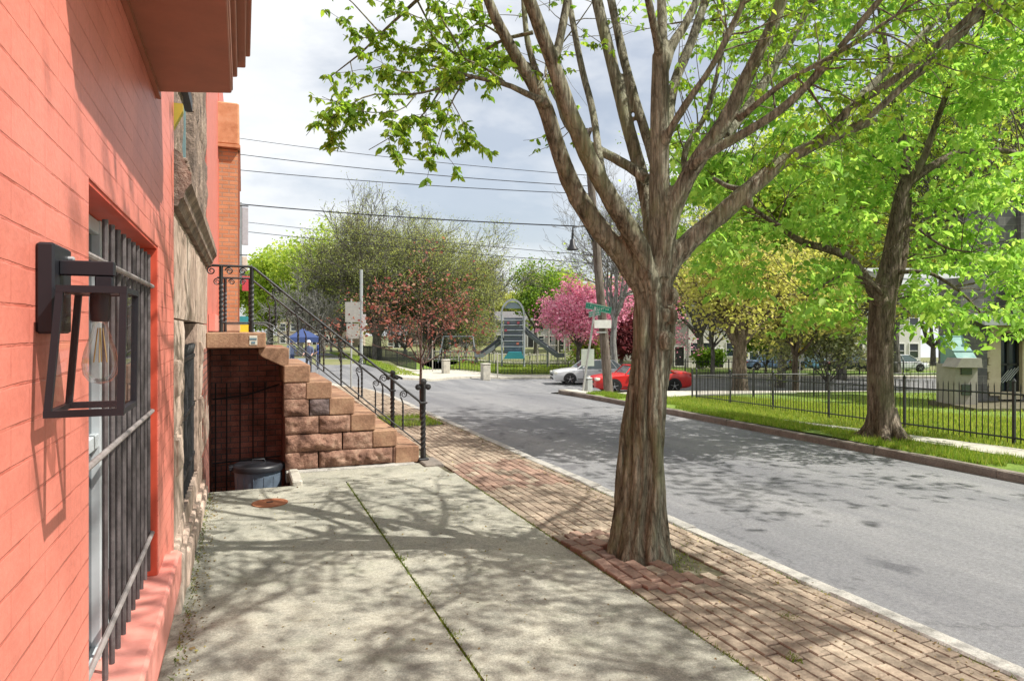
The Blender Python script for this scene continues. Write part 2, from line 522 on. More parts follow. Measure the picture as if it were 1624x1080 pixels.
MAPLE = np.array([(0, 0), (.26, -.04), (.22, .2), (.56, .38), (.26, .52), (.0, 1), (-.26, .52), (-.56, .38), (-.22, .2), (-.26, -.04)])
OVAL = np.array([(0, 0), (.22, .3), (.2, .65), (0, 1), (-.2, .65), (-.22, .3)])
DIAM = np.array([(0, 0), (.36, .5), (0, 1), (-.36, .5)])


def leaves(name, P, size, m, rng, shape=DIAM, parent=None, droop=0.5, flat=0.4, sizevar=0.35, fold=0.25, away=None):
    """leaf polygons at the points P; away: direction every leaf leans to"""
    P = np.asarray(P, float); K = len(P)
    a = rng.uniform(0, 2 * math.pi, K)
    ax = np.stack([np.cos(a), np.sin(a), rng.normal(-droop, 0.45, K)], 1)
    if away is not None: ax = ax * 0.5 + away
    ax /= np.linalg.norm(ax, axis=1)[:, None]
    nr = rng.normal(0, 1, (K, 3)); nr[:, 2] = np.abs(nr[:, 2]) * (0.4 + 1.8 * flat) + 0.3 * flat
    sd = np.cross(ax, nr); sd /= np.linalg.norm(sd, axis=1)[:, None] + 1e-9
    nn = np.cross(sd, ax)
    s = size * np.exp(rng.normal(0, sizevar, K))
    n = len(shape)
    V = np.empty((K, n, 3))
    for i, (x, y) in enumerate(shape):
        h = fold * abs(x) - 0.22 * y * y
        V[:, i] = P + s[:, None] * (x * sd + y * ax + h * nn)
    return mesh_np(name, V, n, m, parent)


def strip(name, A, B, nu, nv, off, m, kind='structure', edge=0.0, bumpz=0.0):
    """sheet between polylines A and B laid over the land; edge>0 drops a skirt along A"""
    def resample(L, n):
        L = np.array(L, float); s = np.r_[0, np.cumsum(np.linalg.norm(np.diff(L, axis=0), axis=1))]
        t = np.linspace(0, s[-1], n + 1)
        return np.stack([np.interp(t, s, L[:, 0]), np.interp(t, s, L[:, 1])], 1)
    a, b_ = resample(A, nu), resample(B, nu)
    mb = MB(); vs = []; fs = []
    if edge:
        for i in range(nu + 1):
            vs.append((a[i][0], a[i][1], zt(*a[i]) + off - edge))
    for j in range(nv + 1):
        t = j / nv
        for i in range(nu + 1):
            x, y = a[i] * (1 - t) + b_[i] * t
            z = zt(x, y) + off
            if bumpz: z += bumpz * mnoise.noise((x * 0.8, y * 0.8, 3.1))
            vs.append((x, y, z))
    rows = nv + 1 + (1 if edge else 0)
    for j in range(rows - 1):
        for i in range(nu):
            k = j * (nu + 1) + i
            fs.append((k, k + 1, k + nu + 2, k + nu + 1))
    mb.add(vs, fs)
    o = mb.build(name, m, smooth=True, angle=35)
    # faces upward
    return tag(o, kind=kind)
# ------------------------------------------------------------------ palette
rngp = random.Random(4)
M_red = brick_mat('salmon_painted_brick', (0.69, 0.215, 0.160), (0.68, 0.205, 0.15), (0.53, 0.135, 0.095), ms=0.0032, rough=0.45, bump=0.6, rows_only=0.32, nscale=2.2, fine=0.08, dirt=(.80, .74, .72))
M_redtrim = plain('rust_red_trim_paint', (0.29, 0.095, 0.052), 0.5, var=0.12)
M_reddark = plain('deep_red_reveal_paint', (0.58, 0.075, 0.035), 0.5)
M_sill = mat('pink_sill_paint', [(0.66, 0.23, 0.18), (0.74, 0.30, 0.25)], 6, 0.55, 0.25, 40)
M_black = plain('black_iron_paint', (0.012, 0.012, 0.015), 0.45, spec=0.5)
M_lampblack = plain('black_powder_coat', (0.010, 0.010, 0.014), 0.5, spec=0.4)
M_iron = mat('weathered_black_iron', [(0.012, 0.012, 0.014), (0.03, 0.03, 0.032)], 20, 0.5, 0.3, 60, spec=0.5)
M_bar = mat('grey_window_bar_iron', [(0.07, 0.06, 0.06), (0.14, 0.12, 0.12)], 25, 0.5, 0.2, 80)
M_rail = mat('pale_grey_rail_iron', [(0.20, 0.17, 0.16), (0.30, 0.27, 0.26)], 25, 0.55, 0.2, 80)
M_whiteframe = plain('grey_white_window_frame', (0.52, 0.56, 0.58), 0.4)
M_glass = glass_mat('lantern_glass', (0.985, 0.99, 0.99), 0.22)
M_pane = plain('dark_window_glass', (0.03, 0.04, 0.05), 0.05, spec=0.8)
M_steel = plain('galvanised_steel', (0.45, 0.46, 0.47), 0.4, 0.6)
M_greymetal = plain('dull_grey_metal', (0.36, 0.38, 0.38), 0.55, 0.2)
M_white = plain('white_paint', (0.75, 0.75, 0.73), 0.5)
M_concrete = concrete_mat('pavement_concrete', [(0.25, 0.246, 0.208), (0.32, 0.311, 0.258), (0.40, 0.385, 0.318)], 0.34)
M_conc2 = concrete_mat('pale_pavement_concrete', [(0.40, 0.375, 0.32), (0.50, 0.475, 0.41)], 0.16, moss=False)
M_granite = concrete_mat('granite_kerb_stone', [(0.30, 0.29, 0.265), (0.42, 0.405, 0.37)], 0.3, moss=False, sc0=3)
M_granite2 = concrete_mat('shade_dark_granite', [(0.16, 0.135, 0.115), (0.26, 0.23, 0.20)], 0.28, moss=False, sc0=3)  # far kerb's shaded side is put into the colour; newel base shares it
M_asphalt = asphalt_mat()
M_soil = mat('mossy_soil', [(0.07, 0.058, 0.04), (0.115, 0.105, 0.06), (0.17, 0.15, 0.115)], 9, 0.95, 0.6, 60)
M_moss = mat('green_moss', [(0.06, 0.10, 0.012), (0.14, 0.20, 0.02)], 30, 0.95, 0.6, 90)
M_turf = mat('turf', [(0.07, 0.12, 0.02), (0.13, 0.20, 0.03), (0.20, 0.27, 0.05)], 3.0, 0.95, 0.5, 30, fine=(40, .35))
M_dryturf = mat('park_ground', [(0.10, 0.11, 0.05), (0.16, 0.17, 0.07), (0.2, 0.19, 0.1)], 0.4, 0.95, 0.3, 5)
M_paver = mat('clay_paver', [(0.19, 0.145, 0.108), (0.29, 0.23, 0.172), (0.39, 0.325, 0.245)], 2.6, 0.85, 0.6, 70, island=0.24, fine=(45, .25))
M_paver_red = mat('fresh_red_paver', [(0.22, 0.14, 0.106), (0.31, 0.21, 0.158)], 5, 0.85, 0.4, 70, island=0.25, fine=(45, .2))
M_brown = mat('brownstone_weathered', [(0.20, 0.145, 0.115), (0.38, 0.275, 0.215), (0.50, 0.385, 0.31), (0.60, 0.49, 0.41)], 2.2, 0.9, 0.6, 14, 0.03, stretch=(1, 1, 0.5), fine=(30, .3))
M_brown2 = mat('brownstone_dark_sooty', [(0.09, 0.07, 0.06), (0.24, 0.175, 0.14), (0.44, 0.33, 0.26)], 3.2, 0.9, 0.7, 22, 0.04, fine=(30, .3))
M_step = mat('stoop_sandstone', [(0.16, 0.088, 0.055), (0.28, 0.16, 0.10), (0.38, 0.24, 0.15)], 3.5, 0.85, 0.5, 40, 0.012, island=0.12, fine=(40, .2))
M_rock = mat('hewn_red_sandstone', [(0.10, 0.052, 0.038), (0.255, 0.142, 0.10), (0.42, 0.275, 0.20)], 6.5, 0.9, 0.8, 35, 0.02, island=0.2, fine=(40, .25))
M_rockdark = mat('hewn_grey_stone', [(0.07, 0.055, 0.055), (0.15, 0.11, 0.105), (0.25, 0.19, 0.17)], 6.5, 0.9, 0.8, 35, 0.02)
M_mortar = mat('grey_mortar', [(0.10, 0.08, 0.065), (0.18, 0.15, 0.12)], 12, 0.95, 0.4)
M_cellar = brick_mat('old_cellar_brick', (0.50, 0.20, 0.15), (0.36, 0.15, 0.12), (0.16, 0.13, 0.12), rough=0.9, bump=0.7, swap='sum', dirt=(0.4, 0.37, 0.35), fine=0.3)
M_orange = brick_mat('orange_bay_brick', (0.55, 0.26, 0.135), (0.46, 0.20, 0.10), (0.36, 0.24, 0.17), ms=0.009, rough=0.8, bump=0.4, swap='xz')
M_copper = mat('tan_weathered_copper', [(0.40, 0.17, 0.08), (0.52, 0.25, 0.13), (0.58, 0.33, 0.2)], 5, 0.6, 0.2, 30)
M_pink = plain('pink_red_facade_paint', (0.55, 0.16, 0.12), 0.6)
M_bulbglass = glass_mat('bulb_glass', (0.985, 0.98, 0.96), 0.3)
M_brass = plain('brass_filament', (0.5, 0.33, 0.12), 0.35, 0.8)

# ------------------------------------------------------------------ the setting
def big_ground():
    mb = MB(); vs = []; fs = []
    ds = [-25, -12, -5, 0, 5, 9, 12, 15, 18, 20, 22, 24, 26, 28, 30, 33, 36, 40, 44, 48, 54, 60, 70, 85, 105, 130, 170, 240, 400]
    rs = [-300, -200, -120, -80, -55, -40, -30, -22, -16, -12, -8.5, -5, -2, 0, 3, 6, 9, 12, 16, 20, 26, 34, 45, 60, 85, 120, 180, 280]
    for d in ds:
        for r_ in rs:
            p = DR(d, r_)
            vs.append((p.x, p.y, p.z - (0.95 if d < 14 else 0.30 if d < 47 else 0.03)))
    n = len(rs)
    for i in range(len(ds) - 1):
        for j in range(n - 1):
            fs.append((i * n + j, i * n + j + 1, (i + 1) * n + j + 1, (i + 1) * n + j))
    mb.add(vs, fs)
    # leave the cellar pit open
    o = mb.build('ground', M_dryturf, smooth=True, angle=180)
    return tag(o, kind='structure')


def ground_with_pit():
    o = big_ground()
    return o


# the pit under the stoop lies lower than the sheet, so cut those cells by dropping the sheet there: near sheet is 0.30 down
PITX0, PITX1, PITY0, PITY1, PITZ = -0.36, 0.45, 7.17, 9.62, -0.75
ground_with_pit()

# asphalt: our street and the crossing street, one sheet
A = [(3.28, -12), (3.28, 4), (3.28, 12), (3.28, 20), (3.25, 30), (3.2, 45), (3.2, 70)]
B = [(8.02, -12), (8.02, 4), (8.02, 12), (8.02, 20), (8.02, 30), (8.02, 45), (8.02, 70)]
strip('road', A, B, 160, 10, -0.10, M_asphalt)
# crossing street runs across the view
A = [DR(24.0, r_).to_2d() for r_ in (-1.9, 4, 12, 25, 70)]
B = [DR(45.3, r_).to_2d() for r_ in (-10.0, 4, 14, 30, 90)]
A2 = [tuple(a) for a in A]; B2 = [tuple(b) for b in B]
# near corner widened so the two roads meet
A2[0] = (7.9, 15.6); A2.insert(1, (8.05, 17.6)); A2.insert(2, (9.2, 19.2))
strip('cross_street', A2, B2, 120, 40, -0.096, M_asphalt)

# near pavement: concrete with a mossy joint, bricks beside the kerb
strip('pavement_bed', [(-0.6, -6), (-0.6, 7.17)], [(3.3, -6), (3.3, 7.17)], 20, 4, -0.016, M_soil)
strip('pavement_bed', [(0.45, 7.17), (0.45, 9.62)], [(3.3, 7.17), (3.3, 9.62)], 8, 4, -0.016, M_soil)
strip('pavement_bed', [(-0.6, 9.62), (-0.6, 70)], [(3.3, 9.62), (3.3, 70)], 90, 4, -0.016, M_soil)
strip('pavement', [(-0.6, -6), (-0.6, 7.17)], [(0.985, -6), (0.985, 7.17)], 40, 8, 0.0, M_concrete, edge=0.02)
strip('pavement', [(0.998, -6), (0.998, 7.17)], [(2.155, -6), (2.155, 7.17)], 40, 8, 0.0, M_concrete, edge=0.02, bumpz=0.004)
strip('pavement', [(0.45, 7.174), (0.45, 9.62)], [(2.10, 7.174), (2.0, 9.62)], 8, 4, 0.0, M_concrete)
strip('pavement', [(-0.6, 9.624), (-0.6, 60)], [(2.0, 9.624), (2.1, 60)], 60, 4, 0.0, M_conc2)


def pavers():
    mb = MB(); mr = random.Random(11)
    tx, ty = 2.56, 4.07
    for c in range(13):
        x0 = 2.165 + c * 0.0805
        y = -1.0 + (0.08 if c % 2 else 0.0) + mr.uniform(-.03, .03)
        while y < 22.5:
            L = 0.160 + mr.uniform(-.006, .006)
            cx, cy = x0 + 0.0385, y + L / 2
            dx, dy = cx - tx, cy - ty
            dist = math.hypot(dx, dy)
            skip = dist < 0.24 or (0.0 < dx < 0.33 and -0.45 < dy < 0.12)
            skip = skip or (2.15 < cx < 3.12 and 10.9 < cy < 12.2)     # sapling pit
            if not skip:
                lift = 0.0; tiltx = mr.gauss(0, .006); tilty = mr.gauss(0, .005)
                if dx < 0.12 and dist < 0.75:                          # roots heave the bricks
                    k = (0.75 - dist) / 0.5
                    lift = 0.045 * max(0, k); tilty += mr.gauss(0, .05) * k; tiltx += 0.12 * k + mr.gauss(0, .04) * k
                lift += 0.012 * mnoise.noise((cx * 2.2, cy * 2.2, 0.3)) + mr.gauss(0, .0011)
                yaw = mr.gauss(0, .012) + (mr.gauss(0, .05) if dist < .7 else 0)
                hw, hl, e = 0.0375, L / 2 - 0.0035, 0.0045
                zb = zt(cx, cy) + lift
                vs = []
                for z, i in ((-0.07, 0), (-0.006, 0), (0.0, e)):
                    for sx, sy in ((-1, -1), (1, -1), (1, 1), (-1, 1)):
                        lx, ly = sx * (hw - i), sy * (hl - i)
                        X = lx * math.cos(yaw) - ly * math.sin(yaw); Y = lx * math.sin(yaw) + ly * math.cos(yaw)
                        vs.append((cx + X, cy + Y, zb + z + X * tiltx + Y * tilty))
                fs = [(8, 9, 10, 11)]
                for r_ in range(2):
                    for j in range(4):
                        k2 = (j + 1) % 4
                        fs.append((r_ * 4 + j, r_ * 4 + k2, r_ * 4 + 4 + k2, r_ * 4 + 4 + j))
                red = (6.3 < cy < 7.7 and 2.2 < cx < 3.1 and mr.random() < .8) or (dist < .62 and dx < .15 and mr.random() < .85)
                mb.add(vs, fs, 1 if red else 0)
            y += L + 0.003
    o = mb.build('brick_pavement', [M_paver, M_paver_red], fix=False)
    tag(o, kind='structure')


pavers()
strip('paver_sheet', [(2.0, 22.4), (2.0, 60)], [(3.2, 22.4), (3.2, 60)], 40, 3, 0.0, M_conc2)


def kerb(name, path, w, top, depth, m, jl=1.6, seed=1):
    """kerb of long stones along a path (left side of travel is the pavement)"""
    mb = MB(); mr = random.Random(seed)
    L = np.array(path, float); s = np.r_[0, np.cumsum(np.linalg.norm(np.diff(L, axis=0), axis=1))]
    t = 0.0
    while t < s[-1] - 0.2:
        t2 = min(s[-1], t + jl * mr.uniform(.75, 1.2))
        n = 5 if t2 - t > 0.8 else 3
        ring = []
        dz = mr.gauss(0, .004); dxo = mr.gauss(0, .004)
        for k in range(n):
            tt = t + 0.004 + (t2 - t - 0.008) * k / (n - 1)
            x, y = np.interp(tt, s, L[:, 0]), np.interp(tt, s, L[:, 1])
            x2, y2 = np.interp(tt + .05, s, L[:, 0]), np.interp(tt + .05, s, L[:, 1])
            if tt + .05 > s[-1]:
                x2, y2 = x * 2 - np.interp(tt - .05, s, L[:, 0]), y * 2 - np.interp(tt - .05, s, L[:, 1])
            tx, ty = x2 - x, y2 - y; ln = math.hypot(tx, ty) or 1; nx, ny = ty / ln, -tx / ln
            z = zt(x, y)
            jj = [mr.gauss(0, .003) for _ in range(4)]
            ring += [(x + nx * (0 + dxo), y + ny * dxo, z - depth), (x + nx * dxo, y + ny * dxo, z + top + dz - .012 + jj[0]),
                     (x + nx * (.014 + dxo), y + ny * (.014 + dxo), z + top + dz + jj[1]), (x + nx * (w - .018 + dxo), y + ny * (w - .018 + dxo), z + top + dz + jj[2]),
                     (x + nx * (w + dxo), y + ny * (w + dxo), z + top + dz - .02 + jj[3]), (x + nx * (w + dxo), y + ny * (w + dxo), z - depth)]
        fs = []
        for k in range(n - 1):
            for j in range(6):
                j2 = (j + 1) % 6
                fs.append((k * 6 + j, k * 6 + j2, k * 6 + 6 + j2, k * 6 + 6 + j))
        fs.append(tuple(range(6))); fs.append(tuple((n - 1) * 6 + j for j in range(5, -1, -1)))
        mb.add(ring, fs)
        t = t2
    return tag(mb.build(name, m), kind='structure')


kerb('kerb', [(3.215, -6), (3.215, 8), (3.215, 20), (3.2, 40), (3.2, 60)], 0.135, 0.004, 0.22, M_granite, seed=3)
CURVE = [(7.85, -6), (7.85, 8), (7.85, 15.0), (7.95, 16.4), (8.35, 17.6), (9.2, 18.7), (10.6, 19.9), (13.0, 21.2), (18, 21.4), (26, 19.5), (45, 12.5)]
kerb('kerb', CURVE, 0.13, 0.0, 0.22, M_granite2, seed=5)

# far side: verge, footpath, lawn, paved corner
strip('verge_ground', [(7.97, -6), (7.97, 15.2)], [(8.76, -6), (8.95, 15.2)], 60, 4, 0.0, M_turf, bumpz=0.03)
strip('footpath', [(8.72, -6), (8.74, 6), (9.0, 15.2)], [(9.40, -6), (9.42, 6), (9.75, 15.2)], 60, 3, 0.018, M_conc2)
strip('lawn', [(9.38, -8), (9.40, 6), (9.7, 15.2), (11, 17.0), (14.0, 18.6), (20, 18.7), (30, 16)], [(40, -40), (38, -20), (36, -8), (33, -2), (32, 4), (32, 9), (32, 14)], 70, 24, 0.0, M_turf, bumpz=0.02)
strip('paved_corner', [(7.97, 15.2), (8.08, 16.4), (8.44, 17.5), (9.26, 18.6), (10.6, 19.75), (13.0, 21.0), (18, 21.25), (26, 19.3)], [(9.7, 15.2), (9.8, 15.6), (10.2, 16.2), (10.8, 16.8), (11.4, 17.2), (13.6, 18.5), (18, 18.7), (26, 17.2)], 40, 6, 0.006, M_conc2)

# park beyond the crossing
E1 = [DR(45.4, r_).to_2d()[:] for r_ in (6, 14, 30, 80)]
E2 = [DR(47.6, r_).to_2d()[:] for r_ in (6, 14, 30, 80)]
E2b = [DR(47.6, r_).to_2d()[:] for r_ in (-5.2, 0, 6, 14, 30, 80)]
E3 = [DR(62, r_).to_2d()[:] for r_ in (-9, 0, 6, 14, 32, 90)]
strip('footpath', E1, E2, 60, 3, 0.03, M_conc2, edge=0.15)
strip('park_lawn', E2b, E3, 50, 8, 0.02, M_turf)
strip('verge_ground', [(8.06, 38), (8.06, 70)], [(9.6, 38), (9.6, 70)], 40, 3, 0.02, M_turf, edge=0.14)
strip('paved_corner', [(8.06, 36.6), (9.2, 36.8), (11.2, 38.6), (14, 41.3), DR(44.8, 0).to_2d()[:], DR(45.3, 6).to_2d()[:]], [(8.06, 38), (9.7, 47.4), (11.3, 47.4), (13.2, 47.0), DR(47.6, 0).to_2d()[:], DR(47.6, 6).to_2d()[:]], 50, 6, 0.026, M_conc2, edge=.13)
strip('footpath', [(9.6, 47.0), (9.6, 70)], [(11.2, 47.0), (11.2, 70)], 40, 3, 0.025, M_conc2)
strip('park_lawn', [(11.2, 47.4), (11.2, 70)], [(15, 47.4), (24, 70)], 40, 6, 0.02, M_turf)


# ------------------------------------------------------------------ near red house
XW = -0.35
OY0, OY1, OZ0, OZ1 = 1.93, 3.40, 0.47, 1.925
house = empty('painted_brick_house', (-0.6, 2.0, 0), 'salmon red painted brick house wall with barred window and overhanging bay', 'building')
mb = MB()
mb.box(-0.62, XW, -3.0, OY0, -0.3, 4.6)
mb.box(-0.62, XW, OY1, 4.14, -0.3, 4.6)
mb.box(-0.62, XW, OY0, OY1, -0.3, OZ0 - 0.06)
mb.box(-0.62, XW, OY0, OY1, OZ1, 4.6)
mb.build('wall', M_red, house)
mb = MB()      # painted reveal linings
mb.box(-0.52, XW - 0.004, OY1 - 0.012, OY1 - 0.001, OZ0, OZ1 - 0.013)
mb.box(-0.52, XW - 0.004, OY0 + 0.001, OY0 + 0.012, OZ0, OZ1 - 0.013)
mb.box(-0.52, XW - 0.004, OY0 + 0.001, OY1 - 0.001, OZ1 - 0.012, OZ1 - 0.001)
mb.build('window_reveal', M_reddark, house)
mb = MB(); mb.bbox(-0.56, -0.287, 1.45, 3.72, 0.40, 0.468, 0.012); mb.bbox(-0.45, -0.30, 1.2, 4.0, 0.22, 0.40, 0.015)
mb.build('window_sill', M_sill, house)
# window
win_f = MB()
XG = -0.475
for (y0, y1) in ((OY0 + .012, 2.10), (2.19, 2.62), (2.66, OY1 - .012)):
    for ya in (y0, y1 - .035): win_f.box(XG, XG + .04, ya, ya + .035, OZ0, OZ1 - .012)
    for za in (OZ0, 1.17, OZ1 - .06): win_f.box(XG, XG + .036, y0 + .035, y1 - .035, za, za + .045)
wf = win_f.build('window', M_whiteframe, house, bevel=0.003)
mb = MB(); mb.box(XG - .01, XG + .045, 2.105, 2.185, OZ0, OZ1 - .012); mb.build('mullion', M_reddark, wf)
mb = MB(); mb.box(XG + .008, XG + .014, OY0 + .02, 2.10, OZ0, OZ1 - .02); mb.box(XG + .008, XG + .014, 2.19, OY1 - .02, OZ0, OZ1 - .02)
mb.build('window_pane', M_pane, wf)
# casement leaf standing open between the bars and the pane
mb = MB()
for z0, z1 in ((.74, .79), (1.72, 1.77)): mb.box(-.455, -.425, 2.66, 3.02, z0, z1)
for y0 in (2.66, 2.985): mb.box(-.455, -.425, y0, y0 + .035, .79, 1.72)
mb.build('casement', M_whiteframe, wf, bevel=.003)
gr = MB()
XB = -0.385
ys = [2.36 + i * 0.112 for i in range(10)]
grille = MB()
for zz in (1.745, 1.20, 0.665):
    grille.tube([(XB - .03, OY0 + .005, zz), (XB + .016, OY0 + .03, zz), (XB + .016, OY0 + .3, zz), (XB + .016, OY1 - .3, zz), (XB + .016, OY1 - .03, zz), (XB - .03, OY1 - .005, zz)], 0.009, 8)
gobj = grille.build('window_grille', M_rail, house, smooth=True)
for y in ys:
    b_ = MB(); b_.tube([(XB, y, .50), (XB, y, 1.2), (XB, y, 1.885)], 0.0085, 8)
    b_.build('bar', M_bar, gobj, smooth=True)
# bay overhead
bay = MB()
ZS = 2.585
bay.prism([(XW, 1.52), (XW, 3.32), (-.045, 3.22), (-.045, 1.60)], ZS, ZS + .02, 'z', 0)
bay.prism([(XW, 1.50), (XW, 3.36), (-.040, 3.25), (-.040, 1.57)], ZS + .02, ZS + .09, 'z', 0)
bay.prism([(XW, 1.49), (XW, 3.38), (-.022, 3.27), (-.022, 1.55)], ZS + .09, ZS + .15, 'z', 0)
bay.prism([(XW, 1.46), (XW, 3.41), (.012, 3.31), (.012, 1.52)], ZS + .15, ZS + .21, 'z', 0)
bay.prism([(XW, 1.45), (XW, 3.43), (.032, 3.33), (.032, 1.51)], ZS + .21, ZS + .42, 'z', 0)
bay.prism([(XW, 1.49), (XW, 3.38), (-.012, 3.27), (-.012, 1.55)], ZS + .42, ZS + 1.9, 'z', 0)
bo = bay.build('bay_window', M_redtrim, house, bevel=.006)
mb = MB(); mb.box(XW + .001, XW + .018, 1.60, 3.345, ZS - .022, ZS); mb.build('edge_board', M_redtrim, bo)

# ------------------------------------------------------------------ wall lantern
lamp = empty('wall_lantern', (XW, 1.52, 1.5), 'black box wall lantern with clear glass and bare bulb on the salmon wall', 'wall lamp')
mb = MB(); mb.bbox(XW + .001, XW + .030, 1.465, 1.60, 1.545, 1.712, .004); mb.build('backplate', M_lampblack, lamp)
for z in (1.692, 1.625):
    mb = MB(); mb.lathe((XW + .03, 1.575 - (1.692 - z) * .5, z), [(.0055, 0), (.0055, .008), (.002, .011)], 10, axis='x')
    mb.build('screw', M_steel, lamp, smooth=True)
LX, LY, LT, LBm = -0.2545, 1.51, 1.626, 1.402
mb = MB(); mb.bbox(XW + .03, LX + .025, LY - .011, LY + .011, 1.655, 1.683, .002); mb.bbox(LX - .008, LX + .022, LY - .010, LY + .010, 1.628, 1.655, .002)
mb.build('arm', M_lampblack, lamp)
hw_t, hw_b, hd, sl = .050, .057, .074, .010     # flared and hanging a little towards the wall
def lq(sx, sy, t):
    w_ = hw_t * (1 - t) + hw_b * t
    return Vector((LX + sx * w_ - .011 * t, LY + sy * (hd * (1 - t) + (hd + .006) * t), LT * (1 - t) + LBm * t))
mb = MB(); tb = .0115
for sx in (-1, 1):
    for sy in (-1, 1): mb.beam(lq(sx, sy, 0), lq(sx, sy, 1), tb, tb, (0, 1, 0))
for t in (0.0, 1.0):
    for s_ in (-1, 1):
        mb.beam(lq(-1, s_, t) - Vector((tb / 2, 0, 0)), lq(1, s_, t) + Vector((tb / 2, 0, 0)), tb + .001, tb + .001)
        mb.beam(lq(s_, -1, t) + Vector((0, tb / 2, 0)), lq(s_, 1, t) - Vector((0, tb / 2, 0)), tb - .001, tb - .001)
c0, c1, c2, c3 = lq(-1, -1, 0), lq(1, -1, 0), lq(1, 1, 0), lq(-1, 1, 0)
up = Vector((0, 0, .0045))
mb.add([c0 + up, c1 + up, c2 + up, c3 + up, c0 - up, c1 - up, c2 - up, c3 - up], [(0, 1, 2, 3), (7, 6, 5, 4)])
mb.build('lantern_frame', M_lampblack, lamp)
mb = MB()
for q in ((( -1, -1), (1, -1)), ((1, -1), (1, 1)), ((1, 1), (-1, 1)), ((-1, 1), (-1, -1))):
    (a, b_), (c, d_) = q
    mb.add([lq(a, b_, .02), lq(c, d_, .02), lq(c, d_, .98), lq(a, b_, .98)], [(0, 1, 2, 3)])
mb.build('lantern_glass', M_glass, lamp, fix=False)
mb = MB(); mb.lathe((LX, LY, 0), [(.017, 1.628), (.0185, 1.60), (.017, 1.572), (.014, 1.568)], 18); mb.build('socket', M_lampblack, lamp, smooth=True)
mb = MB(); mb.lathe((LX, LY, 0), [(.013, 1.568), (.014, 1.555), (.020, 1.535), (.028, 1.51), (.0315, 1.488), (.029, 1.468), (.019, 1.453), (.0, 1.448)], 20)
bulb = mb.build('bulb', M_bulbglass, lamp, smooth=True, angle=180)
mb = MB()
for k in range(4):
    a = k * math.pi / 2
    mb.tube([(LX + .004 * math.cos(a), LY + .004 * math.sin(a), 1.556), (LX + .011 * math.cos(a), LY + .011 * math.sin(a), 1.49)], .0012, 5)
mb.build('filament', M_brass, bulb)

# ------------------------------------------------------------------ brownstone neighbour
bs = empty('brownstone_house', (-0.7, 6.1, 0), 'weathered brownstone front with carved ledge and rough quoins next to the salmon house', 'building')
XS = -0.365
GY0, GY1 = 5.0, 6.45
UY0, UY1 = 5.15, 6.35


def rough_wall(mb, y0, y1, z0, z1, x, amp, seed, step=.06, mi=0):
    ny = max(2, int((y1 - y0) / step)); nz = max(2, int((z1 - z0) / step))
    vs = []; fs = []
    for j in range(nz + 1):
        for i in range(ny + 1):
            y = y0 + (y1 - y0) * i / ny; z = z0 + (z1 - z0) * j / nz
            e = min(i, ny - i, j, nz - j)
            k = 0 if e == 0 else 1
            h = amp * (0.5 + 0.6 * mnoise.noise((y * 5 + seed, z * 3, seed)) + 0.5 * mnoise.noise((y * 16, z * 9 + seed, seed * 2)))
            vs.append((x + k * max(-.004, h), y, z))
    for j in range(nz):
        for i in range(ny):
            a = j * (ny + 1) + i
            fs.append((a, a + 1, a + ny + 2, a + ny + 1))
    k = len(vs)
    for yy, zz in ((y0, z0), (y1, z0), (y1, z1), (y0, z1)): vs.append((x - .25, yy, zz))
    c = (0, ny, (nz + 1) * (ny + 1) - 1, nz * (ny + 1))
    for i in range(4):
        j = (i + 1) % 4
        fs.append((c[i], c[j], k + j, k + i))
    mb.add(vs, fs, mi)


mb = MB()
rs_ = random.Random(8)
# big blocks with joints, leaving the two openings
def course(z0, z1, cuts, x, amp, mi=0):
    for a, b_ in zip(cuts[:-1], cuts[1:]):
        zm = 0.5 * (z0 + z1); ym = 0.5 * (a + b_)
        if GY0 <= ym <= GY1 and 0.35 <= zm <= 1.62: continue
        if UY0 <= ym <= UY1 and zm >= 2.6: continue
        rough_wall(mb, a + .006, b_ - .006, z0 + .006, z1 - .006, x, amp * rs_.uniform(.5, 1.3), rs_.uniform(0, 50), mi=mi)
course(.35, .95, [4.145, 4.62, GY0, GY1, 7.1, 8.2], XS, .022)
course(.95, 1.62, [4.145, 4.5, GY0, GY1, 6.9, 7.5, 8.2], XS, .02)
course(1.62, 2.24, [4.145, 5.0, 6.3, 7.3, 8.2], XS, .02)
course(2.6, 3.4, [4.145, 4.75, UY0, UY1, 7.0, 8.2], XS - .02, .028, 1)
course(3.4, 4.3, [4.145, 4.9, UY0, UY1, 6.9, 8.2], XS - .02, .028, 1)
course(4.3, 5.4, [4.145, 4.8, UY0, UY1, 7.1, 8.2], XS - .02, .028, 1)
mb.box(-.75, XS - .22, 4.145, 8.2, -.4, 6.6)
mb.box(-.75, XS - .02, 4.145, 8.2, 5.4, 6.6)
wl = mb.build('wall', [M_brown, M_brown2], bs, smooth=True, angle=50)
mb = MB()      # stepped plinth stones
for (a, b_, x, z1) in ((4.145, 4.55, -.325, .34), (4.56, 5.1, -.315, .26), (5.11, 5.75, -.32, .20), (5.76, 6.4, -.315, .17), (6.41, 7.15, -.32, .14)):
    mb.bbox(XS - .1, x + .012, a, b_, -.25, z1 - .06, .012); mb.bbox(XS - .1, x - .008, a + .01, b_ - .01, z1 - .06, z1, .01)
rough_wall(mb, 4.145, 7.15, .0, .345, XS + .004, .010, 77)
for yq, zq in ((4.30, 1.18), (4.34, .72), (6.62, 1.25), (6.62, .75)):      # bulging quoins
    rough_wall(mb, yq, yq + .26, zq, zq + .2, XS + .022, .02, yq * 7, step=.03)
mb.build('plinth', M_brown, bs, smooth=True, angle=50)
mb = MB()
prof = [(XS - .02, 2.24), (XS + .03, 2.24), (XS + .045, 2.28), (XS + .06, 2.29), (XS + .07, 2.33), (XS + .10, 2.37), (XS + .10, 2.43), (XS + .085, 2.44), (XS + .05, 2.53), (XS - .02, 2.58)]
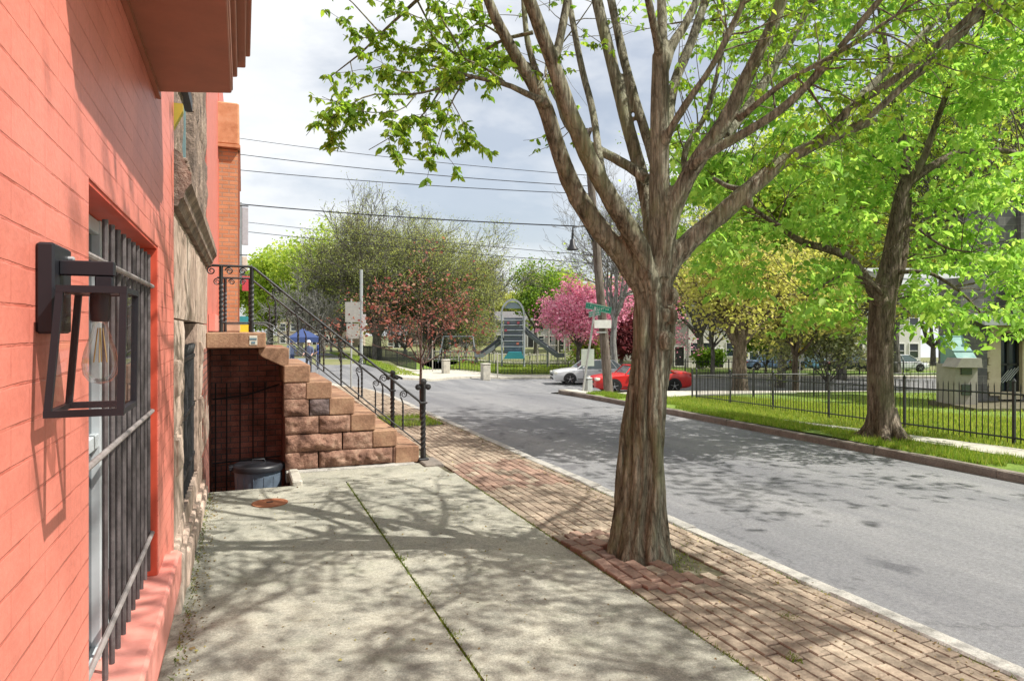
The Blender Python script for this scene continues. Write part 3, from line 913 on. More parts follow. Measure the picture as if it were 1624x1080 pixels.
mb.prism(prof, 4.18, 8.15, 'y')
cr = random.Random(5)
y = 4.22
while y < 8.05:                                             # carved leaf band on the ledge
    for z in (2.462, 2.495):
        mb.bbox(XS + .045, XS + .088 - (z - 2.46) * .3, y, y + .035, z, z + .024, .006)
    y += .052 + cr.uniform(0, .012)
mb.build('ledge', M_brown2, bs)
mb = MB()
for yy in (UY0, UY1 - .05): mb.box(XS - .14, XS - .08, yy, yy + .05, 2.6, 5.3)
for zz in (2.6, 3.9, 5.25): mb.box(XS - .14, XS - .082, UY0 + .05, UY1 - .05, zz, zz + .05)
uw = mb.build('window', plain('teal_window_frame', (.18, .27, .28), .5), bs)
mb = MB(); mb.box(XS - .13, XS - .12, UY0, UY1, 2.6, 5.3); mb.build('window_pane', M_pane, uw)
mb = MB(); mb.prism([(XS - .02, 2.66), (XS + .01, 2.66), (XS + .058, 2.76), (XS + .058, 2.80), (XS - .02, 2.80)], 4.16, 4.22, 'y')
mb.build('sill_bracket', plain('yellow_bracket_paint', (.36, .29, .03), .6), bs)
mb = MB(); mb.box(XS - .02, XS + .03, 4.5, 5.4, 3.12, 3.2); mb.build('cable_box', M_iron, bs)
# basement window with iron grille
mb = MB(); mb.box(XS - .2, XS - .16, GY0, GY1, .35, 1.62); bw = mb.build('basement_window', M_pane, bs)
mb = MB()
for i in range(11): mb.tube([(XS - .03, GY0 + .06 + i * .132, .33), (XS - .03, GY0 + .06 + i * .132, 1.45 + .0)], .011, 6)
for z in (.5, .92, 1.33): mb.box(XS - .045, XS - .015, GY0 + .01, GY1 - .01, z, z + .03)
for i in range(10): mb.tube([(XS - .03, GY0 + .06 + i * .132, 1.36), (XS - .01, GY0 + .126 + i * .132, 1.44), (XS - .03, GY0 + .192 + i * .132, 1.36)], .006, 5)
mb.build('basement_grille', M_iron, bw)

# ------------------------------------------------------------------ houses beyond the stoop
nb = empty('orange_brick_bay_house', (-0.8, 12, 0), 'pink painted row house with an orange brick bay and tan copper cap beyond the stoop', 'building')
mb = MB(); mb.box(-1.2, -.37, 8.22, 11.98, -.3, 6.2); mb.box(-1.2, -.36, 11.98, 16, -.3, 6.2); mb.build('wall', M_pink, nb)
mb = MB(); mb.box(-.36, -.075, 12.0, 15.5, .2, 4.50); by = mb.build('bay', M_orange, nb)
mb = MB(); mb.box(-.36, -.10, 11.97, 12.0, .2, 1.62); mb.box(-.36, -.05, 11.94, 15.5, 1.55, 1.66); mb.build('bay_base', plain('buff_stone_base', (.5, .33, .22), .8), nb)
mb = MB(); mb.bbox(-.40, -.055, 11.92, 15.6, 4.56, 5.24, .02); mb.box(-.40, -.035, 11.90, 15.6, 4.51, 4.56)
mb.build('bay_cap', M_copper, nb, bevel=.004)
mb = MB(); mb.box(-.075, -.045, 12.3, 12.5, 3.3, 4.5); mb.box(-.075, -.05, 12.1, 12.25, .6, 4.5); mb.build('drainpipe', M_redtrim, nb)
mb = MB(); mb.box(-.365, -.30, 8.6, 11.9, 1.55, 1.75); mb.build('sill_course', M_sill, nb)

fr_ = empty('far_shop_house', (-0.8, 22, 0), 'distant row house with teal and yellow shopfront band past the orange bay', 'building')
mb = MB(); mb.box(-3, -.36, 16.1, 33, -.6, 6.3); mb.build('wall', plain('grey_brown_render', (.3, .24, .2), .8), fr_)
mb = MB(); mb.box(-.35, -.02, 18, 21, 3.1, 4.7); mb.prism([(-.35, 2.7), (.05, 3.0), (.05, 3.1), (-.35, 3.1)], 17.8, 21.2, 'y'); mb.build('oriel', plain('grey_oriel_paint', (.25, .28, .3), .6), fr_)
mb = MB(); mb.box(-.35, .22, 20, 27, 1.75, 1.95); mb.build('shopfront_band', plain('teal_band', (.03, .22, .25), .5), fr_)
mb = MB(); mb.box(-.35, .24, 20, 27, 1.5, 1.75); mb.build('shopfront_fascia', plain('yellow_band', (.75, .5, .03), .5), fr_)
mb = MB(); mb.box(-.35, .12, 21, 26, .0, 1.5); mb.build('shop_window', M_pane, fr_)

def hang_sign(y, z0, z1, x1, c, label):
    t = empty('hanging_sign', (-.36, y, z0), label, 'sign')
    mb = MB(); mb.bbox(-.02, x1, y, y + .06, z0, z1, .01); mb.build('sign_panel', plain('sign_paint', c, .5), t)
    mb = MB(); mb.tube([(-.36, y + .03, z1 + .03), (x1, y + .03, z1 + .03)], .015, 6); mb.build('sign_bracket', M_iron, t)
hang_sign(16.6, 3.5, 4.35, .12, (.42, .42, .46), 'grey box sign hanging off the row past the orange bay')
hang_sign(17.2, 2.95, 3.3, .10, (.6, .5, .42), 'small cream sign below the grey box sign')
hang_sign(17.4, 2.5, 2.85, .16, (.5, .05, .07), 'small red sign below the cream one, past the orange bay')
# ------------------------------------------------------------------ cellar pit and stoop
mb = MB()
mb.add([(PITX0, PITY0, PITZ), (PITX1, PITY0, PITZ), (PITX1, PITY1, PITZ), (PITX0, PITY1, PITZ)], [(0, 1, 2, 3)])
mb.add([(PITX0, PITY0, PITZ), (PITX1, PITY0, PITZ), (PITX1, PITY0, -.001), (PITX0, PITY0, -.001)], [(0, 1, 2, 3)])
tag(mb.build('cellar_pit', M_mortar), kind='structure')


def sx(zx, Y=7.9):
    u = (260 + zx / 2.5717 - 812) / F
    return Y * (SN + u * CS) / (CS - u * SN)


stoop = empty('stoop', (1.0, 8.8, 0), 'brownstone entrance stoop of eight steps with curled black iron railings', 'stoop')
SY0, SY1 = 7.9, 9.7
NOSE = [sx(415), sx(510), sx(597), sx(685), sx(777), sx(863), sx(950), sx(1040)]
TOP = [1.536, 1.365, 1.175, .985, .80, .605, .405, .205]
mb = MB(); mb.bbox(-.36, NOSE[0], SY0 - .05, SY1 + .03, 1.365, 1.536, .012); mb.build('landing', M_step, stoop)
mb = MB(); mb.prism([(.16, 1.36), (.16, 1.30), (.20, 1.265), (NOSE[1] - .01, 1.135), (NOSE[1], 1.155), (NOSE[1], 1.363), (NOSE[0] - .02, 1.363)], SY0, SY1)
mb.build('step', M_step, stoop, bevel=.008)
for i in range(2, 8):
    mb = MB(); mb.bbox(NOSE[i] - .285, NOSE[i], SY0 - .012, SY1, TOP[i] - (.195 if i < 7 else .20), TOP[i], .012)
    mb.build('step', M_step, stoop)


def rock(x0, x1, z0, z1, y, amp, seed, m, name='stone_block', dep=.2):
    mb = MB(); nx = max(4, int((x1 - x0) / .018)); nz = max(4, int((z1 - z0) / .018))
    vs = []; fs = []
    for j in range(nz + 1):
        for i in range(nx + 1):
            x = x0 + (x1 - x0) * i / nx; z = z0 + (z1 - z0) * j / nz
            e = min(i, nx - i, j, nz - j) / 3.0
            k = min(1, e)
            h = amp * k ** .6 * (0.55 + .7 * mnoise.noise((x * 6 + seed, z * 9, seed)) + .45 * mnoise.noise((x * 19, z * 19 + seed, seed)) + .25 * abs(mnoise.noise((x * 40, z * 30, seed))))
            vs.append((x, y - max(-.01, h) * 1.0, z))
    for j in range(nz):
        for i in range(nx):
            a = j * (nx + 1) + i; fs.append((a, a + 1, a + nx + 2, a + nx + 1))
    k = len(vs)
    for a, b_ in ((x0, z0), (x1, z0), (x1, z1), (x0, z1)): vs.append((a, y + dep, b_))
    c = (0, nx, (nz + 1) * (nx + 1) - 1, nz * (nx + 1))
    for i in range(4):
        j = (i + 1) % 4; fs.append((c[i], c[j], k + j, k + i))
    fs.append((k, k + 1, k + 2, k + 3))
    mb.add(vs, fs)
    return mb.build(name, m, stoop, smooth=True, angle=60)


rows = [(1.165, .985, 2), (.98, .80, 3), (.795, .61, 4), (.60, .41, 5), (.40, .205, 6), (.20, .015, 7)]
blocks = [
    (2, .977, .803, [(490, 583, .022, 0)]),
    (3, .795, .61, [(490, 590, .03, 0), (595, 678, .035, 1)]),
    (4, .60, .41, [(495, 630, .035, 0), (634, 760, .045, 0)]),
    (5, .40, .21, [(497, 725, .05, 0), (731, 852, .025, 0)]),
    (6, .202, .02, [(495, 628, .04, 0), (633, 932, .06, 0), (936, 948, .008, 0)])]
sd_ = 3
for i, z1, z0, L in blocks:
    for a, b_, amp, dk in L:
        sd_ += 7
        rock(sx(a), sx(b_), z0, z1, SY0, amp, sd_, M_rockdark if dk else M_rock)
mb = MB()      # core
mb.box(.605, NOSE[2] - .05, SY0 + .12, SY1 - .02, -.75, 1.12)
for i in range(2, 8): mb.box(max(.605, NOSE[i - 1] - .30), NOSE[i] - .04, SY0 + .12, SY1 - .02, -.1, TOP[i] - .21)
mb.build('core', M_mortar, stoop)
mb = MB(); mb.bbox(.44, NOSE[7] - .06, SY0 - .10, SY0 + .2, -.1, .014, .008); mb.build('base_slab', M_granite, stoop)
mb = MB(); mb.bbox(NOSE[7] + .00, NOSE[7] + .22, SY0 - .30, SY0 + .16, -.05, .028, .012); mb.build('newel_base', M_granite2, stoop)
mb = MB(); mb.bbox(.46, .56, PITY0 - .02, SY0 - .11, -.05, .05, .012); mb.build('kerb_block', M_conc2, stoop)
# cellar walls below the landing
mb = MB(); mb.box(-.36, .46, 8.95, 9.08, -.76, 1.37); mb.build('cellar_wall', M_cellar, stoop)
mb = MB(); mb.box(-.40, -.352, 7.16, 9.6, -.76, 1.37); mb.box(.446, .60, 7.93, 9.6, -.76, 1.14)
mb.build('cellar_side', M_cellar, stoop)
mb = MB(); mb.bbox(.065, .145, SY0 - .056, SY0 - .049, 1.40, 1.50, .002); mb.build('number_plate', plain('pale_plate', (.6, .58, .5), .5), stoop)
mb = MB(); mb.box(.07, .14, SY0 - .060, SY0 - .0565, 1.455, 1.475); mb.box(.085, .125, SY0 - .060, SY0 - .0565, 1.415, 1.437); mb.build('plate_mark', plain('plate_grey', (.12, .2, .25), .5), stoop)


def curl(mb, cx, cz, r0, a0, a1, y, rad=.008, r1=.010, n=22):
    pts = []
    for i in range(n + 1):
        t = i / n; a = a0 + (a1 - a0) * t; r_ = r0 + (r1 - r0) * t
        pts.append((cx + r_ * math.cos(a), y, cz + r_ * math.sin(a)))
    mb.tube(pts, [rad * (1 - .35 * i / n) for i in range(n + 1)], 6)
    return pts


RX0, RZ0, RX1, RZ1 = .09, 2.245, 1.985, .685
def railz(x): return RZ0 + (RZ1 - RZ0) * (x - RX0) / (RX1 - RX0)
def botz(x): return 1.64 if x < .27 else 1.64 + (.185 - 1.64) * (x - .27) / (1.985 - .27)


def railing(Y):
    mb = MB()
    mb.tube([(-.31, Y, RZ0), (-.1, Y, RZ0), (RX0 - .01, Y, RZ0), (RX0 + .03, Y, RZ0 - .02), (.8, Y, railz(.8)), (RX1, Y, RZ1)], .0135, 8)
    mb.tube([(-.22, Y, 1.64), (.25, Y, 1.64), (.30, Y, botz(.30)), (1.0, Y, botz(1.0)), (1.985, Y, .185)], .009, 6)
    rl = mb.build('railing', M_iron, stoop, smooth=True)
    for cx, r0, a0, a1 in ((-.31, .045, R(90), R(90 + 540)), (-.135, .04, R(170), R(-360)), (.0, .04, R(10), R(550))):
        mb = MB(); curl(mb, cx, RZ0 - .055, r0, a0, a1, Y, .009); mb.build('scroll', M_iron, rl, smooth=True)
    for x in (-.2146, RX0):
        mb = MB(); n = 36
        mb.tube([(x, Y, 1.53 + (RZ0 - 1.53) * i / n) for i in range(n + 1)], [.019 if .12 < i / n < .78 else .02 for i in range(n + 1)], 4, twist=0.0)
        # twisted part drawn as a spiral of square bar
        mb.tube([(x, Y, 1.64 + .42 * i / 40) for i in range(41)], .0235, 4, twist=.32)
        mb.build('post', M_iron, rl)
    for px in (437, 473, 507, 541, 574, 607, 639):
        u = (px - 812) / F; x = 7.9 * (SN + u * CS) / (CS - u * SN)
        zr = railz(x); zb = botz(x); mb = MB()
        zc = zr - .075 + .0
        cx = x + .012; r0 = .046
        stem = [(x, Y, zb), (x, Y, zb + .2), (x, Y, zc - .10), (x - .012, Y, zc - .065), (cx - .040, Y, zc - .03)]
        mb.tube(stem, .0095, 6)
        mb.tube([(x, Y, zb + .02 + (zc - .14 - zb) * i / 24) for i in range(25)], .0125, 4, twist=.36)
        curl(mb, cx, zc, r0, R(205), R(205 - 600), Y, .0085)
        mb.build('baluster', M_iron, rl, smooth=False)
    mb = MB(); x = RX1
    mb.tube([(x, Y, .0), (x, Y, .16)], .034, 4, twist=0)
    mb.tube([(x, Y, .16 + .46 * i / 44) for i in range(45)], .033, 4, twist=.27)
    mb.tube([(x, Y, .62), (x, Y, .93)], .032, 4)
    mb.bbox(x - .045, x + .045, Y - .035, Y + .035, .69, .715, .006)
    mb.bbox(x - .06, x + .06, Y - .05, Y + .05, .0 + .028, .05, .006)
    for s_ in (-1, 1):
        curl(mb, x + s_ * .058, .885, .036, R(90 + s_ * 70), R(90 + s_ * 70 - s_ * 520), Y, .012)
        mb.tube([(x, Y, .85), (x + s_ * .03, Y, .88), (x + s_ * .05, Y, .915)], .012, 6)
        mb.lathe((x + s_ * .058, Y, .885), [(.0, -.03), (.022, -.025), (.022, .025), (0, .03)], 10, axis='y')
    curl(mb, x, .955, .036, R(-90), R(-90 + 540), Y, .013)
    mb.lathe((x, Y, .955), [(.0, -.035), (.034, -.025), (.034, .025), (0, .035)], 12, axis='y')
    mb.build('newel', M_iron, rl, smooth=True, angle=30)
    return rl


railing(SY0)
railing(SY1 - .02)

# iron gate leaning in the cellar recess
gate = empty('cellar_gate', (0.03, 8.82, PITZ), 'dark iron bar gate standing in the brick recess under the stoop', 'gate')
for L in ([(-.33, 8.83, .74), (.05, 8.83, .78), (.42, 8.83, .90)], [(-.33, 8.83, -.02), (.42, 8.83, .02)]):
    mb = MB(); mb.tube(L, .011, 6); mb.build('cross_bar', M_iron, gate)
for x in (-.30, -.178, -.03, .115, .25):
    mb = MB(); mb.tube([(x, 8.82, -.75), (x, 8.82, .1), (x, 8.82, .93)], .009, 6); mb.build('bar', M_iron, gate)

can = empty('trash_can', (.16, 8.02, PITZ), 'grey plastic trash can with black lid in the pit beside the stoop', 'bin')
mb = MB(); mb.lathe((.16, 8.02, 0), [(.20, -.85), (.205, -.80), (.245, -.14), (.25, -.14), (.252, -.10), (.238, -.10)], 28)
for k in range(14):
    a = k * math.pi / 7; mb.tube([(.16 + .208 * math.cos(a), 8.02 + .208 * math.sin(a), -.68), (.16 + .243 * math.cos(a), 8.02 + .243 * math.sin(a), -.17)], .006, 5)
mb.build('body', plain('blue_grey_plastic', (.13, .17, .22), .45), can, smooth=True)
mb = MB(); mb.lathe((.16, 8.02, 0), [(.268, -.12), (.272, -.075), (.262, -.060), (.245, -.05), (.235, -.056), (.10, -.040), (.0, -.036)], 28)
for s_ in (-1, 1): mb.bbox(.16 + s_ * .275 - .03, .16 + s_ * .275 + .03, 7.96, 8.08, -.115, -.06, .01)
mb.tube([(.09, 8.02, -.04), (.10, 8.02, -.012), (.22, 8.02, -.012), (.23, 8.02, -.04)], .009, 6)
mb.build('lid', plain('black_plastic', (.015, .016, .02), .4), can, smooth=True)

for _o in can.children: _o.location.z += .15

man = empty('utility_cover', (0, 0, 0))
p = W(428, 798, 1.55 * F / (798 - 525)); man.location = (p.x, p.y, 0)
tag(man, 'small rusty round utility cover set in the concrete near the cellar pit', 'cover')
mb = MB(); mb.lathe((p.x, p.y, 0), [(.155, .001), (.155, .009), (.135, .012), (.13, .009), (.0, .011)], 28); mb.build('disc', mat('rusty_iron', [(.30, .10, .05), (.46, .20, .10)], 12, .8, .5, 60), man)
mb = MB(); mb.bbox(p.x - .03, p.x + .03, p.y - .012, p.y + .012, .011, .016, .003); mb.build('pick_bar', M_iron, man)


# ------------------------------------------------------------------ trees
def poly_sample(P, step):
    P = np.array(P, float); s = np.r_[0, np.cumsum(np.linalg.norm(np.diff(P[:, :3], axis=0), axis=1))]
    n = max(2, int(s[-1] / step) + 1); t = np.linspace(0, s[-1], n)
    return np.stack([np.interp(t, s, P[:, i]) for i in range(P.shape[1])], 1)


def smooth_poly(P, it=2):
    P = np.array(P, float)
    for _ in range(it):
        Q = [P[0]]
        for a, b_ in zip(P[:-1], P[1:]):
            Q.append(a * .75 + b_ * .25); Q.append(a * .25 + b_ * .75)
        Q.append(P[-1]); P = np.array(Q)
    return P


WK = .86


def limb_px(pts, d0, d1):
    """[(px, py, width px)] with depth running from d0 to d1 -> rows of x y z radius"""
    out = []
    n = len(pts)
    for i, (x, y, w_) in enumerate(pts):
        t = i / (n - 1); d = d0 + (d1 - d0) * t
        q = W(x, y, d); out.append((q.x, q.y, q.z, w_ / F * d / 2 * WK))
    return out


def extend(L, length, up=.5, out=.5, shrink=.25, seed=0, bias=(0, 0, 0)):
    """carry a limb on beyond the picture, as it grows"""
    r_ = random.Random(seed)
    a, b_ = np.array(L[-2]), np.array(L[-1]); t = (b_ - a)[:3]; t /= np.linalg.norm(t)
    p = b_.copy(); L = [tuple(x) for x in L]
    n = 6
    for i in range(n):
        t = t + np.array((r_.gauss(0, .16), r_.gauss(0, .16), .06 * up)) + np.array(bias); t /= np.linalg.norm(t)
        p = p.copy(); p[:3] += t * length / n; p[3] = b_[3] * (1 - (1 - shrink) * (i + 1) / n)
        L.append(tuple(p))
    return L


def twigs_from(limbs, n, lo, hi, l0, l1, rng, upb=.15, rad=.006, curve=.25, zmin=None):
    """side twigs springing from limb polylines; returns list of polylines (x y z r)"""
    seg = []
    for L in limbs:
        L = np.array(L); s = np.r_[0, np.cumsum(np.linalg.norm(np.diff(L[:, :3], axis=0), axis=1))]
        seg.append((L, s))
    tot = sum(s[-1] for _, s in seg); res = []
    for L, s in seg:
        k = int(round(n * s[-1] / tot))
        for _ in range(k):
            t = s[-1] * rng.uniform(lo, hi)
            p = np.array([np.interp(t, s, L[:, i]) for i in range(4)])
            if zmin is not None and p[2] < zmin: continue
            t2 = min(s[-1], t + .05); q = np.array([np.interp(t2, s, L[:, i]) for i in range(3)]); q0 = np.array([np.interp(max(0, t2 - .1), s, L[:, i]) for i in range(3)])
            T = q - q0; T /= np.linalg.norm(T) + 1e-9
            D = rng.normal(0, 1, 3); D -= T * np.dot(D, T) * .7; D = D / (np.linalg.norm(D) + 1e-9) + T * .55 + np.array((0, 0, upb)); D /= np.linalg.norm(D)
            ln = rng.uniform(l0, l1); pts = [(p[0], p[1], p[2], min(p[3] * .7, rad * ln / .5))]
            x = p[:3].copy(); m_ = 5
            for i in range(m_):
                D = D + rng.normal(0, curve, 3) * .5; D /= np.linalg.norm(D)
                x = x + D * ln / m_; pts.append((*x, pts[0][3] * (1 - .8 * (i + 1) / m_)))
            res.append(pts)
    return res


def along(polys, per_m, rng, spread, lo=.25):
    """points scattered round the outer part of polylines, in clusters"""
    P = []
    for L in polys:
        L = np.array(L); s = np.r_[0, np.cumsum(np.linalg.norm(np.diff(L[:, :3], axis=0), axis=1))]
        k = rng.poisson(per_m * s[-1] * (1 - lo)) + 1
        t = s[-1] * rng.uniform(lo, 1.0, k)
        q = np.stack([np.interp(t, s, L[:, i]) for i in range(3)], 1)
        P.append(q)
    return np.concatenate(P) if P else np.zeros((0, 3))


def cluster(C, k, sp, rng, flat=.6):
    C = np.asarray(C)
    o = rng.normal(0, 1, (len(C), k, 3)) * sp; o[:, :, 2] *= flat
    return (C[:, None, :] + o).reshape(-1, 3)


# ---- the street tree by the kerb
rng = np.random.default_rng(7)
BX, BY = 2.57, 4.10
LIMBS = {
    'A': (limb_px([(1022, 470, 34), (990, 408, 42), (940, 352, 38), (903, 290, 33), (880, 220, 31), (862, 160, 28), (820, 92, 23), (790, 40, 21), (772, -5, 19)], 4.68, 4.35), 1.6),
    'A2': (limb_px([(866, 170, 17), (852, 120, 14), (836, 70, 12), (830, 0, 10)], 4.42, 4.6), 1.4),
    'B': (limb_px([(1034, 460, 34), (1016, 390, 38), (985, 345, 36), (947, 279, 33), (907, 190, 32), (876, 98, 28), (852, 35, 26), (836, -10, 24)], 4.62, 4.2), 2.2),
    'B2': (limb_px([(878, 103, 19), (889, 60, 17), (901, -5, 15)], 4.32, 4.5), 1.8),
    'C': (limb_px([(958, 290, 16), (949, 241, 14), (941, 175, 13), (922, 109, 12), (902, 0, 11)], 4.85, 5.6), 1.6),
    'D': (limb_px([(1026, 285, 22), (1004, 268, 20), (965, 246, 18), (930, 229, 16), (898, 200, 14), (885, 160, 11)], 4.9, 5.5), 1.2),
    'E': (limb_px([(1040, 400, 38), (1030, 330, 30), (1018, 280, 26), (992, 187, 24), (961, 62, 22), (944, -10, 20)], 4.9, 5.4), 2.2),
    'F': (limb_px([(1042, 270, 22), (1027, 222, 19), (993, 113, 17), (969, 0, 15)], 4.85, 5.5), 1.8),
    'G': (limb_px([(1042, 470, 40), (1046, 380, 42), (1046, 300, 39), (1046, 190, 35), (1048, 85, 31)], 4.72, 4.6), 0),
    'G1': (limb_px([(1048, 95, 22), (1041, 60, 16), (1027, -5, 14)], 4.6, 4.4), 3.2),
    'G2': (limb_px([(1049, 95, 24), (1050, 50, 20), (1049, -5, 18)], 4.6, 4.75), 2.4),
    'G3': (limb_px([(1053, 110, 22), (1064, 72, 18), (1086, 43, 17), (1108, -5, 15)], 4.62, 4.8), 2.2),
    'H': (limb_px([(1054, 220, 22), (1060, 185, 20), (1068, 132, 19), (1093, 78, 18), (1121, -5, 16)], 4.75, 5.3), 2.0),
    'I': (limb_px([(1054, 230, 18), (1064, 203, 15), (1095, 155, 14), (1132, 104, 13), (1184, -5, 12)], 4.6, 4.3), 3.4),
    'J': (limb_px([(1046, 440, 38), (1058, 360, 38), (1080, 300, 34), (1105, 255, 33), (1150, 195, 29), (1187, 118, 26), (1222, 50, 24), (1243, -10, 22)], 4.66, 4.5), 2.2),
    'J2': (limb_px([(1150, 215, 19), (1171, 192, 18), (1214, 128, 17), (1253, 66, 16), (1293, -5, 14)], 4.7, 5.3), 2.0),
    'K': (limb_px([(1098, 268, 20), (1110, 250, 19), (1191, 206, 18), (1245, 171, 17), (1303, 112, 15), (1354, 50, 14), (1400, -5, 13)], 4.5, 4.1), 3.4),
    'K2': (limb_px([(1172, 190, 14), (1183, 180, 13), (1245, 128, 12), (1323, 89, 10), (1447, 8, 8)], 4.6, 4.0), 2.8),
    'L': (limb_px([(1042, 490, 34), (1058, 425, 38), (1087, 388, 40), (1132, 350, 34), (1191, 298, 33), (1237, 258, 27), (1292, 229, 21), (1350, 208, 15), (1392, 190, 9)], 4.72, 4.55), 0),
    'L1': (limb_px([(1262, 246, 19), (1300, 222, 17), (1354, 167, 17), (1424, 124, 15), (1510, 54, 13), (1566, -2, 12)], 4.6, 4.2), 3.4),
    'L2': (limb_px([(1346, 205, 12), (1375, 190, 12), (1447, 124, 14), (1510, 70, 13), (1572, 4, 11)], 4.55, 4.35), 1.6),
    'M': (limb_px([(1340, 180, 15), (1377, 142, 14), (1432, 86, 13), (1508, 10, 11)], 4.6, 5.2), 1.6),
    'N': (limb_px([(1080, 315, 14), (1088, 284, 12), (1083, 236, 11), (1120, 187, 10), (1137, 122, 8), (1150, 60, 6)], 4.9, 5.4), .8),
    'S': (limb_px([(1196, 300, 14), (1160, 300, 10), (1132, 283, 7)], 4.6, 5.0), 0),
}
tree = empty('street_tree', (BX, BY, 0), 'large fluted street tree with many upright limbs rooted in the brick strip by the kerb', 'tree')
full = {}
BIAS = {'K': (.05, -.34, .1), 'K2': (.05, -.3, .12), 'I': (.02, -.42, .05), 'L1': (.1, -.34, .12), 'G1': (.04, -.4, .0), 'L2': (.12, -.2, .1), 'B': (-.02, -.2, .05)}
for i, (k, (L, ext)) in enumerate(LIMBS.items()):
    L = [tuple(x) for x in smooth_poly(L, 2)]
    full[k] = extend(L, ext, seed=i + 3, bias=BIAS.get(k, (0, 0, 0))) if ext else L
core = MB()
roots = {'A': (math.pi * 1.0, 4.68), 'B': (math.pi * 1.3, 4.6), 'E': (math.pi * .55, 4.9), 'G': (math.pi * 1.62, 4.7), 'J': (math.pi * .05, 4.66), 'L': (math.pi * 1.85, 4.72)}
axis = [(1014, 885), (1016, 800), (1018, 717), (1027, 640), (1033, 560), (1036, 490)]
DT = 4.72
def axis_at(z):
    zs = [W(x, y, DT).z for x, y in axis]; xs = [W(x, y, DT) for x, y in axis]
    z = min(max(z, zs[0]), zs[-1])
    return np.array((np.interp(z, zs, [p.x for p in xs]), np.interp(z, zs, [p.y for p in xs])))
strands = [(a, None) for a in (0.1, .95, 1.75, 2.55, 3.25, 3.85, 4.5, 5.3)]
ends = {0: 'J', 1: 'E', 2: 'E', 3: 'A', 4: 'A', 5: 'B', 6: 'G', 7: 'L'}
for k, (a0, _) in enumerate(strands):
    pts = []
    Lk = full[ends[k]]
    for i in range(13):
        z = -.12 + (1.60 + .12) * i / 12
        t = max(0, z) / 1.6
        ax = axis_at(max(z, .0))
        rho = .110 + .058 * math.exp(-max(0, z + .05) / .16) - .018 * t + .012 * math.sin(z * 3 + k * 2.1)
        an = a0 + .45 * t + .1 * math.sin(z * 4 + k)
        rad = .052 + .030 * math.exp(-max(0, z) / .2) + .009 * math.sin(z * 5 + k * 1.7) - .006 * t
        # the side towards the street bulges near the top
        pts.append((ax[0] + rho * math.cos(an), ax[1] + rho * math.sin(an), z, rad))
    e = np.array(Lk[2]); e2 = np.array(Lk[6 if len(Lk) > 8 else -1])
    tgt = .5 * (np.array(pts[-1])[:3] + e[:3])
    pts.append((*tgt, .046))
    pts.append((*e[:3], min(e[3] * .8, .055)))
    pts.append((*e2[:3], min(e2[3], .06) * .8))
    sm = smooth_poly(pts, 1)
    core.tube(sm[:, :3], sm[:, 3], 14)
axp = [(*axis_at(max(0, z)), z) for z in np.linspace(-.12, 1.75, 12)]
core.tube(axp, [.088 + .05 * math.exp(-max(0, z[2]) / .2) for z in axp], 18)
# burl on the street side and old pruning knots
for (px, py, d, r_) in ((1062, 500, 4.62, .05), (1066, 470, 4.66, .045), (1030, 438, 4.5, .028), (1058, 540, 4.6, .05), (1188, 322, 4.6, .03), (952, 283, 4.42, .026), (897, 274, 4.5, .024)):
    q = W(px, py, d); core.tube([(q.x, q.y, q.z - r_ * 1.2), (q.x, q.y, q.z), (q.x, q.y, q.z + r_ * 1.3)], [r_ * .6, r_, r_ * .55], 10)
for k in ('A', 'B', 'E', 'G', 'J', 'L', 'K', 'J2', 'H', 'F', 'D', 'I', 'G1', 'G2', 'G3', 'B2', 'A2', 'L1', 'K2', 'C'):
    L = np.array([p for p in full[k] if p[2] < 4.15])
    if len(L) > 1: core.tube(L[:, :3], L[:, 3], 12)
tmp = core.build('tmp', M_soil, fix=False)
md = tmp.modifiers.new('r', 'REMESH'); md.mode = 'VOXEL'; md.voxel_size = .0115; md.use_smooth_shade = True
ms = tmp.modifiers.new('s', 'SMOOTH'); ms.factor = .5; ms.iterations = 5
dg = bpy.context.evaluated_depsgraph_get()
me = bpy.data.meshes.new_from_object(tmp.evaluated_get(dg))
bpy.data.objects.remove(tmp)
co = np.empty(len(me.vertices) * 3, np.float32); no = np.empty_like(co)
me.vertices.foreach_get('co', co); me.vertices.foreach_get('normal', no)
co = co.reshape(-1, 3); no = no.reshape(-1, 3)
disp = np.empty(len(co), np.float32)
th0 = 1.7
for i, (x, y, z) in enumerate(co.tolist()):
    k = 1.0 if z < 1.9 else max(.25, 1 - (z - 1.9) * .8)
    fl = 0.0
    if z < 1.95:
        ax = axis_at(max(0, z)); th = math.atan2(y - ax[1], x - ax[0]) + .35 * z + .5 * mnoise.noise((z * 1.3, th0, 2.0))
        w1 = abs(math.sin(3.5 * th + 1.2 * mnoise.noise((z * .9, 3.0, 1.0)))); w2 = abs(math.sin(6.5 * th + 2.0 + 1.5 * mnoise.noise((z * 1.1, 7.0, 4.0))))
        fade = min(1.0, (1.95 - z) / .5)
        fl = fade * (-.062 * (1 - w1) ** 2 * (.6 + .8 * mnoise.noise((z * 1.5, th * .8, 5))) - .024 * (1 - w2) ** 2 + .016 + .014 * mnoise.noise((math.cos(th) * 1.6, math.sin(th) * 1.6, z * 1.1)))
    disp[i] = fl + k * (.013 * mnoise.noise((x * 11, y * 11, z * 1.7)) + .008 * mnoise.noise((x * 26, y * 26, z * 4)) + .0035 * mnoise.noise((x * 60, y * 60, z * 14)))
co += no * disp[:, None]
me.vertices.foreach_set('co', co.ravel()); me.update()
me.materials.clear()
M_bark = bark_mat('maple_bark', (.062, .059, .043), (.222, .216, .158), (.40, .392, .308), (.225, .25, .125))
me.materials.append(M_bark)
ob = bpy.data.objects.new('trunk', me); link(ob, tree)
mb = MB()
